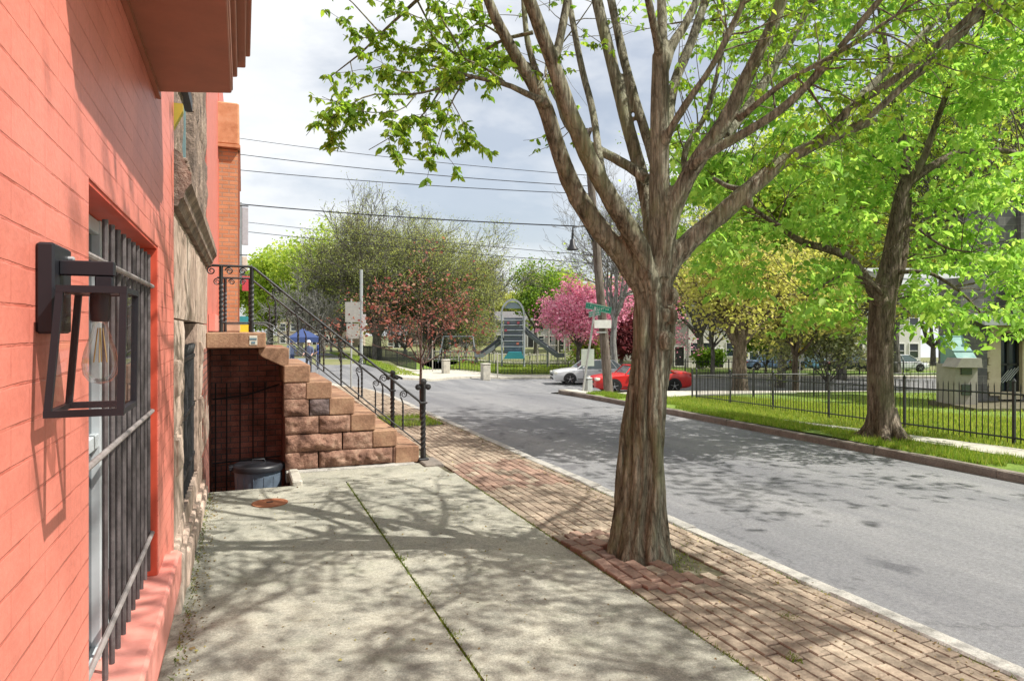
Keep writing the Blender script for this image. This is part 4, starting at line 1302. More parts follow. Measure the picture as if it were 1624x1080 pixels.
for k in full:
    L = np.array([p for p in full[k] if p[2] > (4.0 if k in 'ABEGJLKHFDI' or len(k) > 1 else 0)] if k not in ('N', 'M', 'L2', 'S') else full[k])
    if len(L) > 1: mb.tube(L[:, :3], L[:, 3], 9)
branches_hi = mb
# the hanging spray on the left, drawn twig by twig
SPRAY = [
    ([(858, 158, 13), (845, 154, 12), (800, 132, 9), (751, 123, 7), (700, 108, 5), (668, 100, 3)], 4.4, 4.2),
    ([(751, 123, 6), (700, 140, 5), (660, 150, 4), (620, 150, 3), (585, 150, 3), (545, 172, 2), (522, 190, 2)], 4.3, 4.0),
    ([(800, 131, 6), (770, 108, 5), (735, 93, 4), (700, 72, 3), (680, 50, 3), (668, 28, 2)], 4.35, 4.5),
    ([(735, 92, 4), (690, 82, 3), (650, 78, 2), (610, 62, 2), (570, 60, 1.5)], 4.4, 4.6),
    ([(700, 140, 4), (680, 172, 3), (655, 198, 2), (625, 215, 2), (585, 238, 1.5)], 4.3, 4.1),
    ([(740, 125, 4), (716, 160, 3), (704, 200, 2), (690, 245, 1.5)], 4.35, 4.2),
    ([(845, 52, 8), (800, 62, 6), (760, 85, 5), (730, 105, 3), (690, 118, 2)], 4.4, 4.7),
    ([(700, 108, 4), (650, 118, 3), (610, 105, 2), (585, 110, 1.5)], 4.25, 4.4),
    ([(668, 30, 2), (640, 18, 2), (610, 30, 1.5)], 4.5, 4.6),
    ([(735, 93, 4), (720, 60, 3), (700, 30, 3), (690, 5, 2)], 4.4, 4.3),
    ([(800, 60, 5), (770, 40, 4), (735, 25, 3), (700, 20, 2)], 4.5, 4.8),
    ([(716, 160, 2.5), (735, 195, 1.5), (742, 235, 1)], 4.3, 4.3),
    ([(860, 120, 7), (830, 95, 5), (800, 95, 4), (770, 80, 3)], 4.4, 4.9),
    ([(660, 150, 3), (640, 175, 2), (600, 180, 2), (560, 175, 1.5), (530, 160, 1)], 4.15, 4.0),
]
sp = [[tuple(x) for x in smooth_poly(limb_px(a, b_, c), 1)] for a, b_, c in SPRAY]
for L in sp:
    L = np.array(L); mb.tube(L[:, :3], np.maximum(L[:, 3], .002), 6)
tw = twigs_from(sp, 150, .25, 1.0, .10, .32, rng, -.25, .0035)
inview = [full[k] for k in ('A2', 'B', 'B2', 'C', 'D', 'E', 'F', 'G1', 'G3', 'H', 'I', 'J', 'J2', 'K', 'K2', 'L', 'L1', 'L2', 'M', 'N')]
tw2 = twigs_from([full[k] for k in ('J2', 'K', 'K2', 'L1', 'L2', 'M', 'I', 'N')], 300, .12, 1.0, .2, .65, rng, .15, .006, zmin=2.7)
tw2 += twigs_from([full[k] for k in ('A', 'B', 'B2', 'C', 'D', 'E', 'F', 'G1', 'H', 'J', 'A2')], 120, .3, 1.0, .15, .5, rng, .1, .005, zmin=2.9)
tw2 += twigs_from([full['L'][12:]], 26, .3, 1.0, .2, .5, rng, .2, .006)
hi = [[p for p in L if p[2] > 3.6] for L in full.values()]
hi = [L for L in hi if len(L) > 2]
tw3 = twigs_from(hi, 150, .2, 1, .5, 1.5, rng, .15, .012, zmin=3.9)
tw4 = twigs_from(tw3, 420, .25, 1, .25, .7, rng, .1, .006)
# the crown leans out over the road and the camera, where only its shadow is seen
Cx = np.stack([rng.uniform(2.6, 6.2, 330), rng.uniform(-.8, 3.3, 330), rng.uniform(4.3, 7.2, 330)], 1)
Cx = Cx[np.array([mnoise.noise((a * .9, b * .9, c * .9)) > -.10 for a, b, c in Cx.tolist()])]
Lq = np.concatenate([np.array(full[k])[-9:] for k in ('K', 'K2', 'L1', 'L2', 'I', 'G1')])
tw5 = []
for c in Cx:
    a = Lq[int(np.argmin(np.linalg.norm(Lq[:, :3] - c, axis=1)))]; L = np.linalg.norm(c - a[:3])
    m1 = a[:3] * .6 + c * .4 + rng.normal(0, .07, 3) * L; m2 = a[:3] * .25 + c * .75 + rng.normal(0, .06, 3) * L
    tw5.append([(*a[:3], .009 + .006 * L), (*m1, .008 + .004 * L), (*m2, .006), (*c, .003)])
mb.tubes(tw + tw2 + tw3 + tw4 + tw5, 5, .0016)
mb.build('limbs', M_bark, tree, smooth=True, angle=180, fix=False)
M_leaf_main = leaf_mat('spring_maple_leaf', [(.13, .25, .035), (.20, .35, .045), (.31, .47, .06), (.44, .57, .10)], .55, (1.55, 1.5, .95))
Q = np.concatenate([along(tw, 26, rng, 0, .1), cluster(along(sp, 14, rng, 0, .4), 1, .03, rng), cluster(along(tw2, 15, rng, 0, .3), 1, .03, rng), cluster(along(tw4, 13, rng, 0, .25), 1, .06, rng), cluster(Cx, 9, .15, rng)])
near = np.hypot(Q[:, 0], Q[:, 1]) < 1.6
Q = Q[~(near & (Q[:, 2] < 3.6))]
over = (Q[:, 0] > 1.0) & (Q[:, 0] < 3.6) & (Q[:, 1] > 3.0) & (Q[:, 1] < 6.8) & (Q[:, 2] > 3.9) & (Q[:, 2] < 6)
Q = Q[~(over & (rng.random(len(Q)) < .7))]      # thin above the fork: the limbs throw clean shadows
print('main sprigs', len(Q))
Q = cluster(Q, 6, .008, rng)       # leaflets fan out from every bud
leaves('crown', Q, .041, M_leaf_main, rng, OVAL, tree, droop=.75, flat=.5, sizevar=.22)
# ---- maple on the far verge
def clusters_px(n, poly_f, d0, d1, rng, xr, yr, nscale=.012, cut=0.0, seed=0.0):
    out = []
    while len(out) < n:
        x, y = rng.uniform(*xr), rng.uniform(*yr)
        if not poly_f(x, y): continue
        if mnoise.noise((x * nscale, y * nscale * 1.6, seed)) + .35 * mnoise.noise((x * nscale * 3, y * nscale * 4, seed)) < cut + rng.uniform(-.2, .2): continue
        out.append(tuple(W(x, y, rng.uniform(d0, d1))))
    return np.array(out)


def connect(C, limbs, rng, r0=.012, every=1):
    """thin branches from the limbs out to the leaf clusters"""
    Lp = np.concatenate([np.array(L) for L in limbs]); out = []
    for c in C[::every]:
        d = np.linalg.norm(Lp[:, :3] - c, axis=1) + np.maximum(0, Lp[:, 2] - c[2]) * .8
        j = int(np.argmin(d)); a = Lp[j]
        L = np.linalg.norm(c - a[:3])
        m1 = a[:3] * .6 + c * .4 + rng.normal(0, .07, 3) * L + np.array((0, 0, .10 * L)); m2 = a[:3] * .25 + c * .75 + rng.normal(0, .06, 3) * L + np.array((0, 0, .07 * L))
        r_ = min(a[3] * .55, r0 * (.35 + .3 * L))
        out.append(smooth_poly([(*a[:3], r_), (*m1, r_ * .75), (*m2, r_ * .5), (*c, r_ * .25)], 1))
    return out


rng = np.random.default_rng(21)
M_barkdark = bark_mat('dark_ridged_bark', (.05, .04, .031), (.155, .125, .097), (.29, .245, .195), (.17, .17, .10), 20, 3.2)
M_barkfar = bark_mat('grey_tree_bark', (.07, .064, .06), (.15, .142, .132), (.25, .24, .225), None, 8, 1.5, .5)
M_barkpale = bark_mat('pale_twig_bark', (.15, .15, .145), (.26, .26, .25), (.38, .38, .365), None, 8, 1.5, .4)
M_leaf_r = leaf_mat('bright_maple_leaf', [(.19, .38, .065), (.26, .47, .08), (.35, .55, .10), (.47, .64, .15)], .6, (1.35, 1.3, 1.0))
ML = {
    'T': limb_px([(1400, 708, 52), (1398, 680, 48), (1397, 640, 45), (1395, 560, 43), (1398, 500, 45), (1402, 465, 44), (1411, 430, 36), (1418, 380, 29), (1427, 320, 25), (1437, 285, 20)], 9.85, 9.9),
    'l': limb_px([(1400, 482, 30), (1375, 446, 21), (1345, 405, 17), (1310, 394, 14), (1270, 385, 12), (1235, 358, 10), (1205, 340, 7), (1165, 300, 5), (1130, 280, 3)], 9.8, 9.2),
    'u': limb_px([(1430, 300, 16), (1462, 262, 13), (1478, 215, 11), (1490, 180, 10), (1503, 145, 10), (1520, 90, 7), (1545, 20, 5)], 9.9, 9.5),
    'r': limb_px([(1432, 295, 20), (1475, 265, 15), (1520, 240, 12), (1580, 236, 10), (1640, 250, 7)], 9.9, 10.3),
    'g': limb_px([(1406, 480, 26), (1428, 425, 22), (1435, 360, 19), (1440, 300, 16), (1432, 220, 16), (1415, 140, 12), (1400, 50, 9), (1385, -60, 7)], 10.0, 10.8),
    'q': limb_px([(1418, 432, 9), (1470, 430, 7), (1503, 448, 6), (1530, 468, 5), (1556, 497, 3)], 9.8, 9.0),
    's': limb_px([(1418, 390, 8), (1440, 350, 6), (1465, 370, 5), (1500, 395, 4), (1540, 400, 3)], 9.8, 9.2),
    'v': limb_px([(1403, 470, 10), (1375, 440, 5), (1340, 432, 5), (1300, 455, 4), (1280, 470, 3)], 9.7, 8.9),
}
maple = empty('verge_maple', tuple(W(1400, 700, 9.9))[:2] + (0,), 'bright green maple with dark ridged trunk on the grass verge across the road', 'tree')
mb = MB()
mlf = {k: [tuple(x) for x in smooth_poly(L, 2)] for k, L in ML.items()}
for k, L in mlf.items():
    L = np.array(L); mb.tube(L[:, :3], L[:, 3], 20 if k == 'T' else 10)
bx, by = maple.location.x, maple.location.y
for k in range(7):     # root flare
    a = k * .9 + .3; r0 = .17
    mb.tube([(bx + .09 * math.cos(a), by + .09 * math.sin(a), .42), (bx + .16 * math.cos(a), by + .16 * math.sin(a), .14), (bx + .27 * math.cos(a), by + .27 * math.sin(a), .02), (bx + .42 * math.cos(a + .2), by + .42 * math.sin(a + .2), -.05)], [.10, .10, .08, .05], 9)
mb2 = MB()
C1 = clusters_px(390, lambda x, y: y < (545 if x > 1500 else 520 if x > 1250 else 440 + (x - 1100) * .3) and not (1375 < x < 1430 and 470 < y), 8.4, 11.8, rng, (1085, 1680), (-40, 545), .014, .06, 3.3)
C2 = clusters_px(190, lambda x, y: True, 8.0, 12.5, rng, (1050, 1800), (-640, 40), .006, -.2, 9.1)
C3 = np.stack([rng.uniform(6.6, 10.6, 120), rng.uniform(2.4, 6.6, 120), rng.uniform(4.6, 8.2, 120)], 1)
C3 = C3[np.array([mnoise.noise((a * .7, b * .7, c * .7)) > -.12 for a, b, c in C3.tolist()])]
C2 = np.concatenate([C2, C3])
mb.tubes(connect(np.concatenate([C1[::2], C2[::3]]), list(mlf.values()), rng), 5, .003)
mb.build('trunk', M_barkdark, maple, smooth=True, angle=180)
Q = np.concatenate([cluster(C1, 21, .20, rng, .42), cluster(C2, 14, .30, rng, .45)])
# keep the trunk and the low limbs in view: nothing hangs straight in front of them
Qd = Q[:, 0] * SN + Q[:, 1] * CS; Qx = 812 + F * (Q[:, 0] * CS - Q[:, 1] * SN) / Qd; Qy = 525 + F * (H - Q[:, 2]) / Qd
cxl = np.interp(Qy, [140, 262, 320, 430, 500, 700], [1500, 1462, 1432, 1412, 1398, 1398])
Q = Q[~((Qd < 10.1) & (Qy > 130) & (np.abs(Qx - cxl) < 30))]
print('maple leaves', len(Q))
Q = cluster(Q, 5, .018, rng)
leaves('crown', Q, .080, M_leaf_r, rng, OVAL, maple, droop=.6, flat=.7)


# ---- generic grown trees further off
def grow(rng, base, height, r0, fork, n_main, spread, levels=4, kids=(5, 4, 4), up=.25, lean=(0, 0), ratio=.62, wob=.16, vase=False):
    br = []; tips = []
    base = np.array(base, float)
    tp = base + np.array((lean[0], lean[1], fork))
    br.append([(*(base - np.array((0, 0, .2))), r0 * 1.25), (*(base + (tp - base) * .15), r0), (*(base + (tp - base) * .6 + rng.normal(0, .03, 3) * fork), r0 * .88), (*tp, r0 * .8)])

    def rec(p, D, L, r, lev):
        pts = [(*p, r)]; n = 5; x = p.copy(); Dn = D.copy(); P = []
        for i in range(n):
            Dn = Dn + rng.normal(0, wob, 3) + np.array((0, 0, up * (.35 if lev else .2))); Dn /= np.linalg.norm(Dn)
            x = x + Dn * L / n; rr = r * (1 - .72 * (i + 1) / n); pts.append((*x, rr)); P.append((x.copy(), Dn.copy(), rr))
        br.append(pts)
        if lev >= levels - 1:
            tips.append(x.copy()); tips.append(P[2][0]); tips.append(P[3][0]); return
        k = kids[min(lev, len(kids) - 1)]
        for j in range(k):
            i = min(n - 1, int((.25 + .75 * (j + rng.uniform(0, .8)) / k) * n)); q, T, rr = P[i]
            S = rng.normal(0, 1, 3); S -= T * np.dot(S, T); S /= np.linalg.norm(S)
            an = rng.uniform(.45, .95); d2 = T * math.cos(an) + S * math.sin(an)
            rec(q, d2, L * ratio * rng.uniform(.75, 1.15), rr * .75, lev + 1)
        rec(x, Dn, L * ratio, P[-1][2], lev + 1) if lev < levels - 2 else None
    crown_h = height - fork
    for j in range(n_main):
        a = 2 * math.pi * (j + rng.uniform(-.25, .25)) / n_main
        s = spread * rng.uniform(.55, 1.15)
        D = np.array((math.cos(a) * s, math.sin(a) * s, 1.0)); D /= np.linalg.norm(D)
        rec(tp - np.array((0, 0, rng.uniform(0, .18) * fork)), D, crown_h * .55 * rng.uniform(.8, 1.1), r0 * .55, 0)
    if not vase: rec(tp, np.array((lean[0] * .1, lean[1] * .1, 1.0)) / 1.0, crown_h * .6, r0 * .7, 0)
    top = max(t[2] for t in tips) - base[2]
    k = height / top                       # trim to the wanted height
    base3 = base
    br2 = [[(*(base3 + (np.array(p[:3]) - base3) * k), p[3]) for p in L] for L in br]
    return br2, base3 + (np.array(tips) - base3) * k


def far_tree(label, px, d, ytop, r0, fork, n_main, spread, leaf=None, lsize=.2, ln=6, lsp=.35, seed=1, levels=4, kids=(5, 4, 4), bark=None, up=.25,
             lean=(0, 0), group=None, name='park_tree', sides=4, minr=.012, shape=DIAM, keep=1.0, vase=False, ratio=.62, zb=None, wob=.16, droop=.3):
    rg = np.random.default_rng(seed)
    r_ = (px - 812) / F * d; b = DR(d, r_)
    if zb is not None: b.z = zb
    ht = H - (ytop - 525) / F * d - b.z
    br, tips = grow(rg, b, ht, r0, fork, n_main, spread, levels, kids, up, lean, ratio, wob, vase)
    t = empty(name, b, label, 'tree', group)
    mb = MB()
    mb.tubes([L for L in br if L[0][3] < .08], sides, minr); mb.tubes([L for L in br if L[0][3] >= .08], 9, minr)
    mb.build('trunk', bark or M_barkfar, t, smooth=True, angle=180, fix=False)
    if leaf:
        if keep < 1: tips = tips[rg.random(len(tips)) < keep]
        Q = cluster(tips, ln, lsp, rg, .7)
        leaves('crown', Q, lsize, leaf, rg, shape, t, droop=droop, flat=.5)
    return t


L_bud = leaf_mat('budding_yellow_leaf', [(.30, .34, .10), (.38, .43, .13), (.46, .48, .18)], .5)
L_lime = leaf_mat('lime_leaf', [(.24, .38, .05), (.34, .48, .07), (.46, .56, .10)], .55, (1.5, 1.35, 1.0))
L_green = leaf_mat('mid_green_leaf', [(.08, .17, .02), (.14, .25, .03), (.2, .33, .04)], .5)
L_red = leaf_mat('red_bud_leaf', [(.26, .085, .075), (.36, .15, .125), (.34, .22, .14)], .4, (1.4, 1.1, 1.0))
L_pink = leaf_mat('pink_blossom', [(.62, .17, .30), (.72, .28, .40), (.84, .48, .56)], .35, (1.2, 1.1, 1.1))
L_plum = leaf_mat('plum_leaf', [(.10, .02, .03), (.17, .04, .05), (.22, .08, .08)], .35, (1.4, 1.1, 1.0))
L_yel = leaf_mat('yellow_spring_leaf', [(.42, .44, .10), (.52, .54, .14), (.50, .44, .18)], .5, (1.35, 1.3, 1.0))
L_white = leaf_mat('pale_shrub_leaf', [(.32, .38, .2), (.45, .48, .3), (.2, .28, .1)], .4)

L_bud2 = leaf_mat('grey_green_bud', [(.20, .25, .09), (.28, .34, .12), (.38, .42, .19)], .45)
# left group beyond the crossing
far_tree('tallest vase shaped elm with bare top and yellow buds, left of the red sapling', 598, 62, 288, .48, 3.0, 9, .58, L_bud2, .09, 5, .42, 31, 5, (6, 5, 4, 4), up=.10, keep=.5, minr=.015, wob=.11)
far_tree('broad budding tree right behind the red leaved sapling', 684, 66, 318, .42, 2.2, 9, .75, L_bud2, .095, 7, .45, 32, 5, (6, 5, 4, 4), up=.08, keep=.6, minr=.015, wob=.11)
far_tree('yellow green tree left of the tall elm', 510, 74, 352, .4, 3.6, 6, .8, L_lime, .26, 6, .6, 33, 4, (5, 4, 4), up=.1)
far_tree('bright green tree beside the orange brick bay', 428, 80, 398, .35, 3, 6, .7, L_lime, .32, 9, .7, 34)
far_tree('grey leafless tree low behind the stoop railing', 478, 58, 425, .2, 1.6, 8, 1.0, None, seed=35, levels=5, kids=(4, 4, 3, 3), bark=M_barkpale, minr=.012, up=.1)
far_tree('dull green tree behind the back of the parking signs', 540, 85, 425, .3, 3, 6, .8, L_bud, .3, 7, .7, 36)
far_tree('slim leafless tree left of the playground tower', 782, 88, 400, .3, 5, 5, .4, None, seed=37, levels=5, kids=(5, 4, 3, 3), minr=.02)
far_tree('twin leafless tree beside the slim one by the playground', 752, 92, 408, .26, 5, 5, .35, None, seed=38, levels=5, kids=(5, 4, 3, 3), minr=.02)
far_tree('olive green tree behind the playground tower', 850, 92, 412, .34, 4, 6, .55, L_green, .26, 6, .5, 39, keep=.7)
far_tree('fresh green tree left of the pink blossom', 885, 100, 425, .35, 4, 6, .6, L_lime, .34, 8, .7, 40)
for i, (px, d, yt, lab) in enumerate([(642, 70, 468, 'low leafless park tree right of the elm trunk, behind the park fence'), (672, 78, 478, 'leafless park tree behind the sapling stem'), (706, 66, 482, 'low twiggy park tree left of the playground swings'), (738, 72, 470, 'twiggy grey park tree behind the playground swings'), (525, 70, 470, 'low twiggy tree left of the parking signs')]):
    far_tree(lab, px, d, yt, .14, 1.2, 7, 1.0, L_bud2 if i % 2 else None, .10, 3, .4, 120 + i, 5, (4, 4, 3, 3), up=.06, minr=.014, keep=.5, bark=M_barkpale, group='low twiggy trees of the park')
far_tree('pink blossom cherry beyond the silver car', 918, 50, 440, .16, 2.3, 7, .9, L_pink, .15, 8, .34, 41, 4, (4, 4, 3), name='cherry_tree', up=.12)
far_tree('second pink blossom cherry half hidden by the street tree', 985, 54, 418, .18, 1.6, 7, .9, L_pink, .15, 4, .45, 42, 4, (4, 4, 3), name='cherry_tree', up=.05)
far_tree('dark plum leaved tree behind the utility pole', 1006, 50, 500, .14, 1.4, 6, .8, L_plum, .17, 12, .35, 43, name='plum_tree')
far_tree('low yellow green bush like tree under the pink cherry', 935, 56, 525, .1, .5, 6, .9, L_lime, .2, 14, .35, 44, 3, (4, 4), name='small_tree')
far_tree('yellow tinged tree behind the pink cherries', 1020, 70, 400, .3, 3, 6, .8, L_yel, .26, 6, .6, 45)
far_tree('leafless grey tree with fine twigs behind the lamp', 975, 46, 235, .24, 5, 7, .55, None, seed=46, levels=5, kids=(5, 4, 3, 3), minr=.010, bark=M_barkpale, up=.2)
# under the maple, across the crossing street
far_tree('spreading yellow leaved tree behind the iron fence', 1174, 27, 330, .31, 2.3, 6, .85, L_yel, .12, 5, .4, 47, 4, (5, 4, 4), bark=M_barkdark, up=.12, droop=.5)
far_tree('leaning grey tree to the right of the yellow tree', 1236, 38, 170, .24, 6.0, 5, .55, L_lime, .2, 9, .5, 48, lean=(.9, -.3))
far_tree('small dark trunk tree near the yellow sign', 1262, 31, 380, .15, 2.2, 6, .8, L_bud, .14, 8, .4, 49, bark=M_barkdark)
far_tree('pale trunk leafless tree before the white house', 1130, 48, 440, .16, 2.4, 6, .8, None, seed=50, levels=5, kids=(4, 4, 3, 3))
far_tree('yellow budding tree behind the fence and the maple', 1335, 44, 260, .3, 3.5, 7, .8, L_bud, .22, 9, .5, 51)
far_tree('tall green tree at the right behind the stone church', 1530, 36, -40, .35, 5, 7, .7, L_lime, .19, 3, .55, 52, 4, (5, 5, 4))
far_tree('green tree between the yellow tree and the maple, further back', 1110, 62, 240, .35, 4, 7, .75, L_lime, .22, 3, .65, 53, 4, (5, 5, 4))
far_tree('tall lime tree behind the leaning grey trunk', 1250, 66, 120, .4, 5, 7, .7, L_lime, .25, 3, .7, 54, 4, (5, 5, 4))
far_tree('dense green tree rising over the church roof', 1640, 30, -80, .35, 5, 7, .75, L_lime, .17, 3, .5, 55, 4, (5, 5, 4))
far_tree('tall lime green tree behind the maple crown', 1420, 52, 60, .4, 5, 7, .75, L_lime, .23, 3, .6, 56, 4, (5, 5, 4))
far_tree('white flecked shrub tree behind the fence', 1312, 33, 478, .07, .5, 8, .8, L_white, .12, 12, .3, 57, 3, (5, 4), name='shrub')
far_tree('dark green shrub near the far parked cars', 1128, 58, 555, .06, .3, 7, .9, L_green, .18, 12, .3, 58, 3, (4, 4), name='shrub')
far_tree('bushy evergreen shrub behind the leaning tree', 1215, 52, 470, .1, .6, 7, .8, L_green, .2, 12, .4, 59, 3, (5, 5), name='shrub')
# far wooded skyline seen between everything
rg = random.Random(3)
for i, (px, d, yt, lf) in enumerate([(430, 130, 455, L_green), (520, 140, 440, L_bud), (630, 120, 430, L_bud), (720, 130, 450, L_bud), (800, 140, 462, L_bud), (940, 130, 450, L_bud), (1090, 120, 420, L_bud), (1180, 115, 380, L_bud), (1380, 110, 340, L_lime), (1480, 100, 300, L_bud), (1580, 95, 300, L_lime)]):
    ks = ['dull', 'thin', 'hazy', 'bushy', 'pale', 'soft', 'ragged', 'grey green', 'bright', 'tall pale', 'tall bright']
    wh = ['past the orange bay', 'behind the parking signs', 'behind the tall elm', 'left of the leafless pair', 'behind the playground slide', 'behind the pink cherry', 'behind the white house', 'behind the yellow tree', 'behind the verge maple trunk', 'left of the church roof', 'behind the church']
    far_tree('%s skyline tree far off %s' % (ks[i], wh[i]), px, d, yt, .4, 3, 6, .8, lf, .5, 8, 1.0, 80 + i, 4, (4, 4, 3), name='skyline_tree', minr=.04, group='trees on the far skyline')

# red-leaved sapling in its pit
sap = far_tree('slim sapling with reddish young leaves in a soil pit beside the kerb', 668, 11.6, 395, .028, 1.22, 8, 1.15, L_red, .042, 3, .10, 61, 4, (3, 2, 3), bark=bark_mat('sapling_bark', (.09, .06, .055), (.16, .11, .10), (.24, .18, .16), None, 40, 6, .3), name='sapling', minr=.0018, up=.05, zb=0.0, wob=.12, keep=.52)
def pit(mb):
    vs = []; n = 12
    for j in range(n + 1):
        for i in range(n + 1):
            x = 2.17 + .93 * i / n; y = 10.92 + 1.3 * j / n
            vs.append((x, y, -.012 + .05 * max(0, 1 - math.hypot((x - 2.65) / .5, (y - 11.6) / .7)) + .012 * mnoise.noise((x * 5, y * 5, 0))))
    mb.add(vs, [(j * (n + 1) + i, j * (n + 1) + i + 1, (j + 1) * (n + 1) + i + 1, (j + 1) * (n + 1) + i) for j in range(n) for i in range(n)])
mb = MB(); pit(mb); tag(mb.build('tree_pit_soil', M_soil, smooth=True, angle=180), kind='structure')


# ------------------------------------------------------------------ grass, weeds, moss
def blades(name, P, h, w_, m, rng, kind='stuff', lean=.5):
    P = np.asarray(P, float); K = len(P)
    a = rng.uniform(0, 2 * math.pi, K); hh = h * np.exp(rng.normal(0, .3, K))
    s = np.stack([np.cos(a), np.sin(a), np.zeros(K)], 1) * (w_ / 2)
    b = rng.uniform(0, 2 * math.pi, K); le = lean * hh * rng.uniform(.2, 1, K)
    t = np.stack([np.cos(b) * le, np.sin(b) * le, hh], 1)
    V = np.stack([P - s, P + s, P + t], 1)
    return tag(mesh_np(name, V, 3, m), kind=kind)


rng = np.random.default_rng(5)
M_grass = leaf_mat('grass_blade', [(.10, .19, .02), (.16, .28, .03), (.24, .35, .05), (.34, .35, .12)], .4)
M_grassb = leaf_mat('lawn_blade', [(.13, .22, .03), (.19, .28, .04), (.28, .36, .07), (.36, .38, .12)], .45)
def scatter(n, x0, x1, y0, y1, keep=None):
    X = rng.uniform(x0, x1, n); Y = rng.uniform(y0, y1, n); out = []
    for x, y in zip(X.tolist(), Y.tolist()):
        if keep and not keep(x, y): continue
        out.append((x, y, zt(x, y)))
    return out
vx = lambda x, y: mnoise.noise((x * 2.2, y * 1.3, 4)) > -.25 + .3 * (abs(x - 8.0) < .1) and math.hypot(x - 8.6, y - 7.25) > .3
P1 = scatter(52000, 7.98, 8.75, 2, 15.2, vx)
blades('grass', P1, .055, .010, M_grass, rng)
lx = lambda x, y: (x > 9.42 + max(0, (y - 6)) * .035)
P2 = scatter(60000, 9.42, 14.0, 3, 17.5, lx) + scatter(30000, 12, 26, -2, 16, lx)
blades('grass', P2, .06, .016, M_grassb, rng)
P3 = []
for k in range(12000):
    d, r_ = rng.uniform(47.6, 60), rng.uniform(-4.6, 9); q = DR(d, r_); P3.append((q.x, q.y, q.z))
for k in range(5000):
    x, y = rng.uniform(8.1, 9.6), rng.uniform(38.2, 66); P3.append((x, y, zt(x, y)))
blades('grass', P3, .12, .06, M_grassb, rng)
# moss and weeds in the joints
Pm = []
for k in range(2600):
    y = rng.uniform(1.5, 7.1); Pm.append((.991 + rng.normal(0, .006 + .012 * (mnoise.noise((y * 3, 0, 0)) > .35)), y, -.01))
for k in range(1500):
    a = rng.uniform(-.3, 1.4); r_ = rng.uniform(.2, .44)
    if k % 10 == 0: Pm.append((2.57 + r_ * math.cos(a), 4.02 + r_ * math.sin(a) * -1.0, -.012))
for k in range(1400):
    y = rng.uniform(1.6, 7.0); Pm.append((2.158 + rng.normal(0, .008), y, -.008))
for k in range(1500):
    y = rng.uniform(1.6, 12.0); Pm.append((3.208 + rng.normal(0, .008), y, -.01))
for cx, cy in ((2.44, 2.52), (2.75, 2.9), (1.0, 3.35), (1.0, 4.6), (.98, 2.65)):
    for k in range(60): Pm.append((cx + rng.normal(0, .02), cy + rng.normal(0, .025), -.006))
for k in range(220):
    y = rng.uniform(3.2, 7.1); Pm.append((-.30 + abs(rng.normal(0, .02)), y, 0.0))
blades('moss', Pm, .016, .008, leaf_mat('moss_blade', [(.07, .12, .01), (.14, .20, .02), (.22, .24, .05)], .3), rng, lean=1.2)
Pp = scatter(2200, 2.2, 3.08, 10.95, 12.2, lambda x, y: math.hypot(x - 2.84, y - 11.6) > .15)
blades('weeds', Pp, .06, .010, M_grass, rng, lean=1.0)
# fallen scraps: bud scales and crumbs against the wall and kerbs
Pd = np.array([(rng.uniform(-.30, 3.2), rng.uniform(2, 9), .004) for k in range(900)] + [(-.29 + abs(rng.normal(0, .05)), rng.uniform(3.3, 7.1), .004) for k in range(500)] + [(rng.normal(3.12, .06), rng.uniform(2, 12), .006) for k in range(700)])
Pd = Pd[~((Pd[:, 0] < .45) & (Pd[:, 1] > 7.1))]
tag(leaves('leaf_litter', Pd, .014, leaf_mat('dry_scrap', [(.12, .07, .03), (.25, .18, .08), (.28, .26, .08)], .1), rng, DIAM, None, droop=0, flat=1), kind='stuff')
# ------------------------------------------------------------------ iron fences
def iron_fence(path, h, sp, post_sp, label, seed=1, r_=.0085, m=None, group=None, z_off=0.0, name='iron_fence'):
    m = m or M_iron
    L = np.array(path, float); s = np.r_[0, np.cumsum(np.linalg.norm(np.diff(L, axis=0), axis=1))]
    at = lambda t: (float(np.interp(t, s, L[:, 0])), float(np.interp(t, s, L[:, 1])))
    b = at(s[-1] / 2); t0 = empty(name, (*b, zt(*b)), label, 'fence', group)
    n = max(1, int(round(s[-1] / post_sp)))
    rr = random.Random(seed)
    for k in range(n):
        a, c = s[-1] * k / n, s[-1] * (k + 1) / n
        mb = MB(); q = max(2, int(round((c - a) / sp)))
        for i in range(1, q):
            x, y = at(a + (c - a) * i / q); z = zt(x, y) + z_off; tl = rr.gauss(0, .006)
            mb.tube([(x, y, z + .03), (x + tl, y, z + h * .6), (x + tl, y + tl, z + h), (x + tl, y + tl, z + h + .05)], [r_, r_, r_, .001], 4, caps=False)
        for zz in (.10, h - .10):
            p0, p1, pm = at(a), at(c), at((a + c) / 2)
            mb.tube([(*p, zt(*p) + z_off + zz) for p in (p0, pm, p1)], r_ * 1.5, 4)
        mb.build('railing_panel', m, t0, fix=False)
    for k in range(n + 1):
        x, y = at(s[-1] * k / n); z = zt(x, y) + z_off; mb = MB()
        mb.box(x - r_ * 2, x + r_ * 2, y - r_ * 2, y + r_ * 2, z - .1, z + h + .06); mb.lathe((x, y, z + h + .06), [(r_ * 3, 0), (r_ * 3.4, .02), (0, .06)], 6)
        mb.build('post', m, t0)
    return t0


